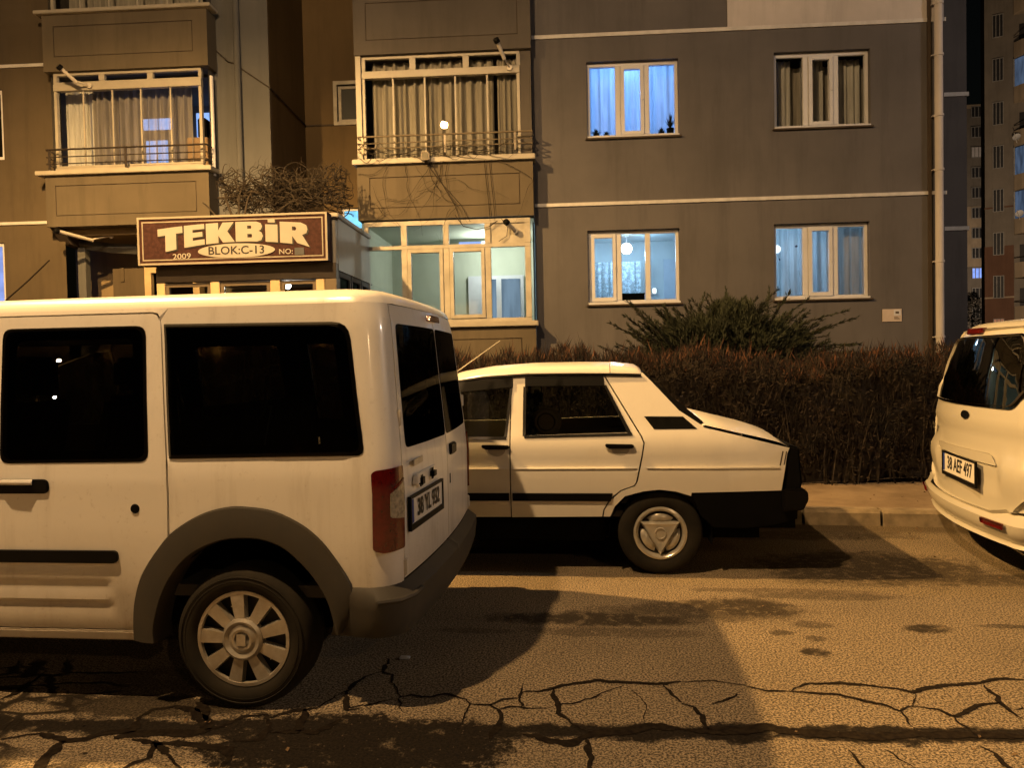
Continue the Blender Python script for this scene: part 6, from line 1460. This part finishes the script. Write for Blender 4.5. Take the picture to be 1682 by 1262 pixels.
for k in range(9):
    z = .6+2.85*k; u0, u1 = NU+1.62, NU+6.2
    def bow(u): t = (u-u0)/(u1-u0); return NV-.25-1.0*math.sin(PI*min(1, max(0, t)))**.7
    us = [u0+(u1-u0)*i/12 for i in range(13)]
    pr = MB()
    for u in us: pr.v += [Vector((u, bow(u), z)), Vector((u, bow(u), z+1.0)), Vector((u, NV+.02, z+1.0)), Vector((u, NV+.02, z))]
    pr.f += [(i*4+j, i*4+4+j, i*4+4+(j+1) % 4, i*4+(j+1) % 4) for i in range(12) for j in range(4)] + [(0, 1, 2, 3), (51, 50, 49, 48)]
    b = pr.build('balcony', M['tower_pale'], near)
    if k in (3, 4, 6):
        g = MB()
        for u in us: g.v += [Vector((u, bow(u)+.04, z+1.01)), Vector((u, bow(u)+.04, z+2.75))]
        g.f += [(2*i, 2*i+2, 2*i+3, 2*i+1) for i in range(12)]; g.build('glazing', M['far_cool'], b)
        f = MB()
        for u in us[::2]: f.box((u-.04, bow(u)-.02, z+1.0), (u+.04, bow(u)+.03, z+2.8))
        f.build('glazing_frame', M['far_frame'], b)
    else:
        MB().tube([(u, bow(u)+.05, z+1.35) for u in us], .03, 5).build('rail', M['rail'], b)
        MB().box((u0+.3, NV-.03, z+.1), (u0+2.4, NV-.01, z+2.2)).build('balcony_door', M['far_dark'], b)
def dish(p, label):
    t = thing('satellite_dish', label, 'satellite dish', p, NA, 'dishes on the far block'); d = Vector((-.35, -1, .35)).normalized()
    MB().lathe([(0, .0), (.12, .02), (.22, .06), (.24, .07)], p, d, 20).build('dish', M['white'], t, smooth=True)
    MB().bar(Vector(p), Vector(p)+Vector((.3, .8, -.3)), .05, .05).build('bracket', M['camera_white'], t); MB().bar(Vector(p)+Vector((0, 0, -.35)), Vector(p)+d*.6, .03, .03).build('feed_arm', M['camera_white'], t)
dish((NU+1.75, NV-.75, 15.3), 'upper pale satellite dish on the side of the far balcony block'); dish((NU+1.9, NV-.6, 10.4), 'lower small satellite dish beside the lit balcony of the far block')
# dark evergreen in front of the far tower
tr = thing('dark_tree', 'dark evergreen tree below the lit window in the gap between the blocks', 'tree', (36.5, 80, 0))
MB().tube([(36.5, 80, 0), (36.6, 80, 2), (36.5, 80.1, 5)], [.2, .16, .05], 8).build('trunk', M['twig'], tr, smooth=True)
fo = MB()
for _ in range(5200):
    z = rr.uniform(.5, 7.4); rad = 2.2*(1-z/8.0)**.7*(.45+.55*rr.random()**.5)*(1+.18*math.sin(z*5)); an = rr.uniform(0, 6.28)
    q = Vector((36.5+rad*math.cos(an), 80+rad*math.sin(an), z)); d = Vector((math.cos(an), math.sin(an), rr.uniform(-.3, .7))).normalized()*rr.uniform(.15, .35); w = d.cross(Vector((0, 0, 1))).normalized()*rr.uniform(.04, .09)
    k = len(fo.v); fo.v += [q, q+d*.5+w, q+d, q+d*.5-w]; fo.f.append((k, k+1, k+2, k+3))
fo.build('crown', M['juniper'], tr, merge=False)

# ------------------------------------------------------------------ street lamps, added fill lights and night sky
def point_light(name, p, power, col, r=.16):
    l = bpy.data.lights.new(name, 'POINT'); l.energy = power; l.color = col; l.shadow_soft_size = r
    o = bpy.data.objects.new(name, l); COL.objects.link(o); o.location = p; return o
SOD = (1.0, .56, .17)
def luminaire(name, p, power, col, r, cut):
    l = bpy.data.lights.new(name, 'SPOT'); l.energy = power; l.color = col; l.shadow_soft_size = r; l.spot_size = R(cut); l.spot_blend = .5
    o = bpy.data.objects.new(name, l); COL.objects.link(o); o.location = p; return o       # shines straight down, cut off below the horizontal
luminaire('street_lamp_kerbside', (-6.4, 5.2, 8.0), LA, (1.0, .56, .18), .09, 172)
point_light('street_lamp_roadside', (-3.35, .55, 9.0), LB, (1.0, .61, .27), .10)
point_light('street_lamp_opposite', (9.5, -13.0, 9.0), LC*1.0, (1.0, .62, .30), .10)
point_light('street_lamp_opposite', (-21.0, -20.2, 9.0), LC*1.8, (1.0, .60, .28), .07)
point_light('street_lamp_opposite', (-25.0, -25.5, 8.2), LC*1.4, (1.0, .60, .28), .07)
point_light('right_fill_light', (18.0, 4.0, 9.0), LE, (1.0, .80, .64), .15)  # added fill for the wing wall and right facade, no lamp seen there
point_light('far_fill_light', (20.0, 38.0, 7.0), LD*.25, (1.0, .70, .42), .2)  # unseen light that brightens the balcony block
point_light('far_fill_light', (50.0, 92.0, 9.0), LD*.5, (1.0, .74, .50), .2)  # light added to brighten the far tower, no lamp seen there

w = bpy.data.worlds.new("World"); scene.world = w; w.use_nodes = True
nt = w.node_tree; bg = nt.nodes['Background']
sky = nt.nodes.new('ShaderNodeTexSky'); sky.sky_type = 'NISHITA'; sky.sun_disc = False; sky.sun_elevation = R(1.0); sky.sun_rotation = R(200); sky.air_density = 1.0
nt.links.new(sky.outputs[0], bg.inputs['Color']); bg.inputs['Strength'].default_value = SKY

# ------------------------------------------------------------------ camera
cam = bpy.data.cameras.new('camera'); co = bpy.data.objects.new('camera', cam); COL.objects.link(co)
cam.sensor_width = 36.0; cam.sensor_fit = 'HORIZONTAL'; cam.lens = 36.0*1250/1682; cam.clip_start = .05; cam.clip_end = 2000
ps, pt_, ro = math.atan(.117), math.atan(34/1250), math.atan(.021)
fw = Vector((-math.sin(ps)*math.cos(pt_), math.cos(ps)*math.cos(pt_), -math.sin(pt_))); rt = Vector((math.cos(ps), math.sin(ps), 0)); up = rt.cross(fw)
RT = rt*math.cos(ro)-up*math.sin(ro); UP = rt*math.sin(ro)+up*math.cos(ro)
m3 = Matrix((RT, UP, -fw)).transposed()
co.matrix_world = Matrix.Translation((0, 0, 1.42)) @ m3.to_4x4()
scene.camera = co

scene.render.engine = 'CYCLES'
scene.cycles.use_denoising = True
scene.cycles.max_bounces = 8; scene.cycles.transparent_max_bounces = 16; scene.cycles.caustics_reflective = False; scene.cycles.caustics_refractive = False
scene.cycles.sample_clamp_indirect = 3.0
vs = scene.view_settings; vs.view_transform = 'Standard'; vs.look = 'None'; vs.exposure = EXPO; vs.gamma = 1.0
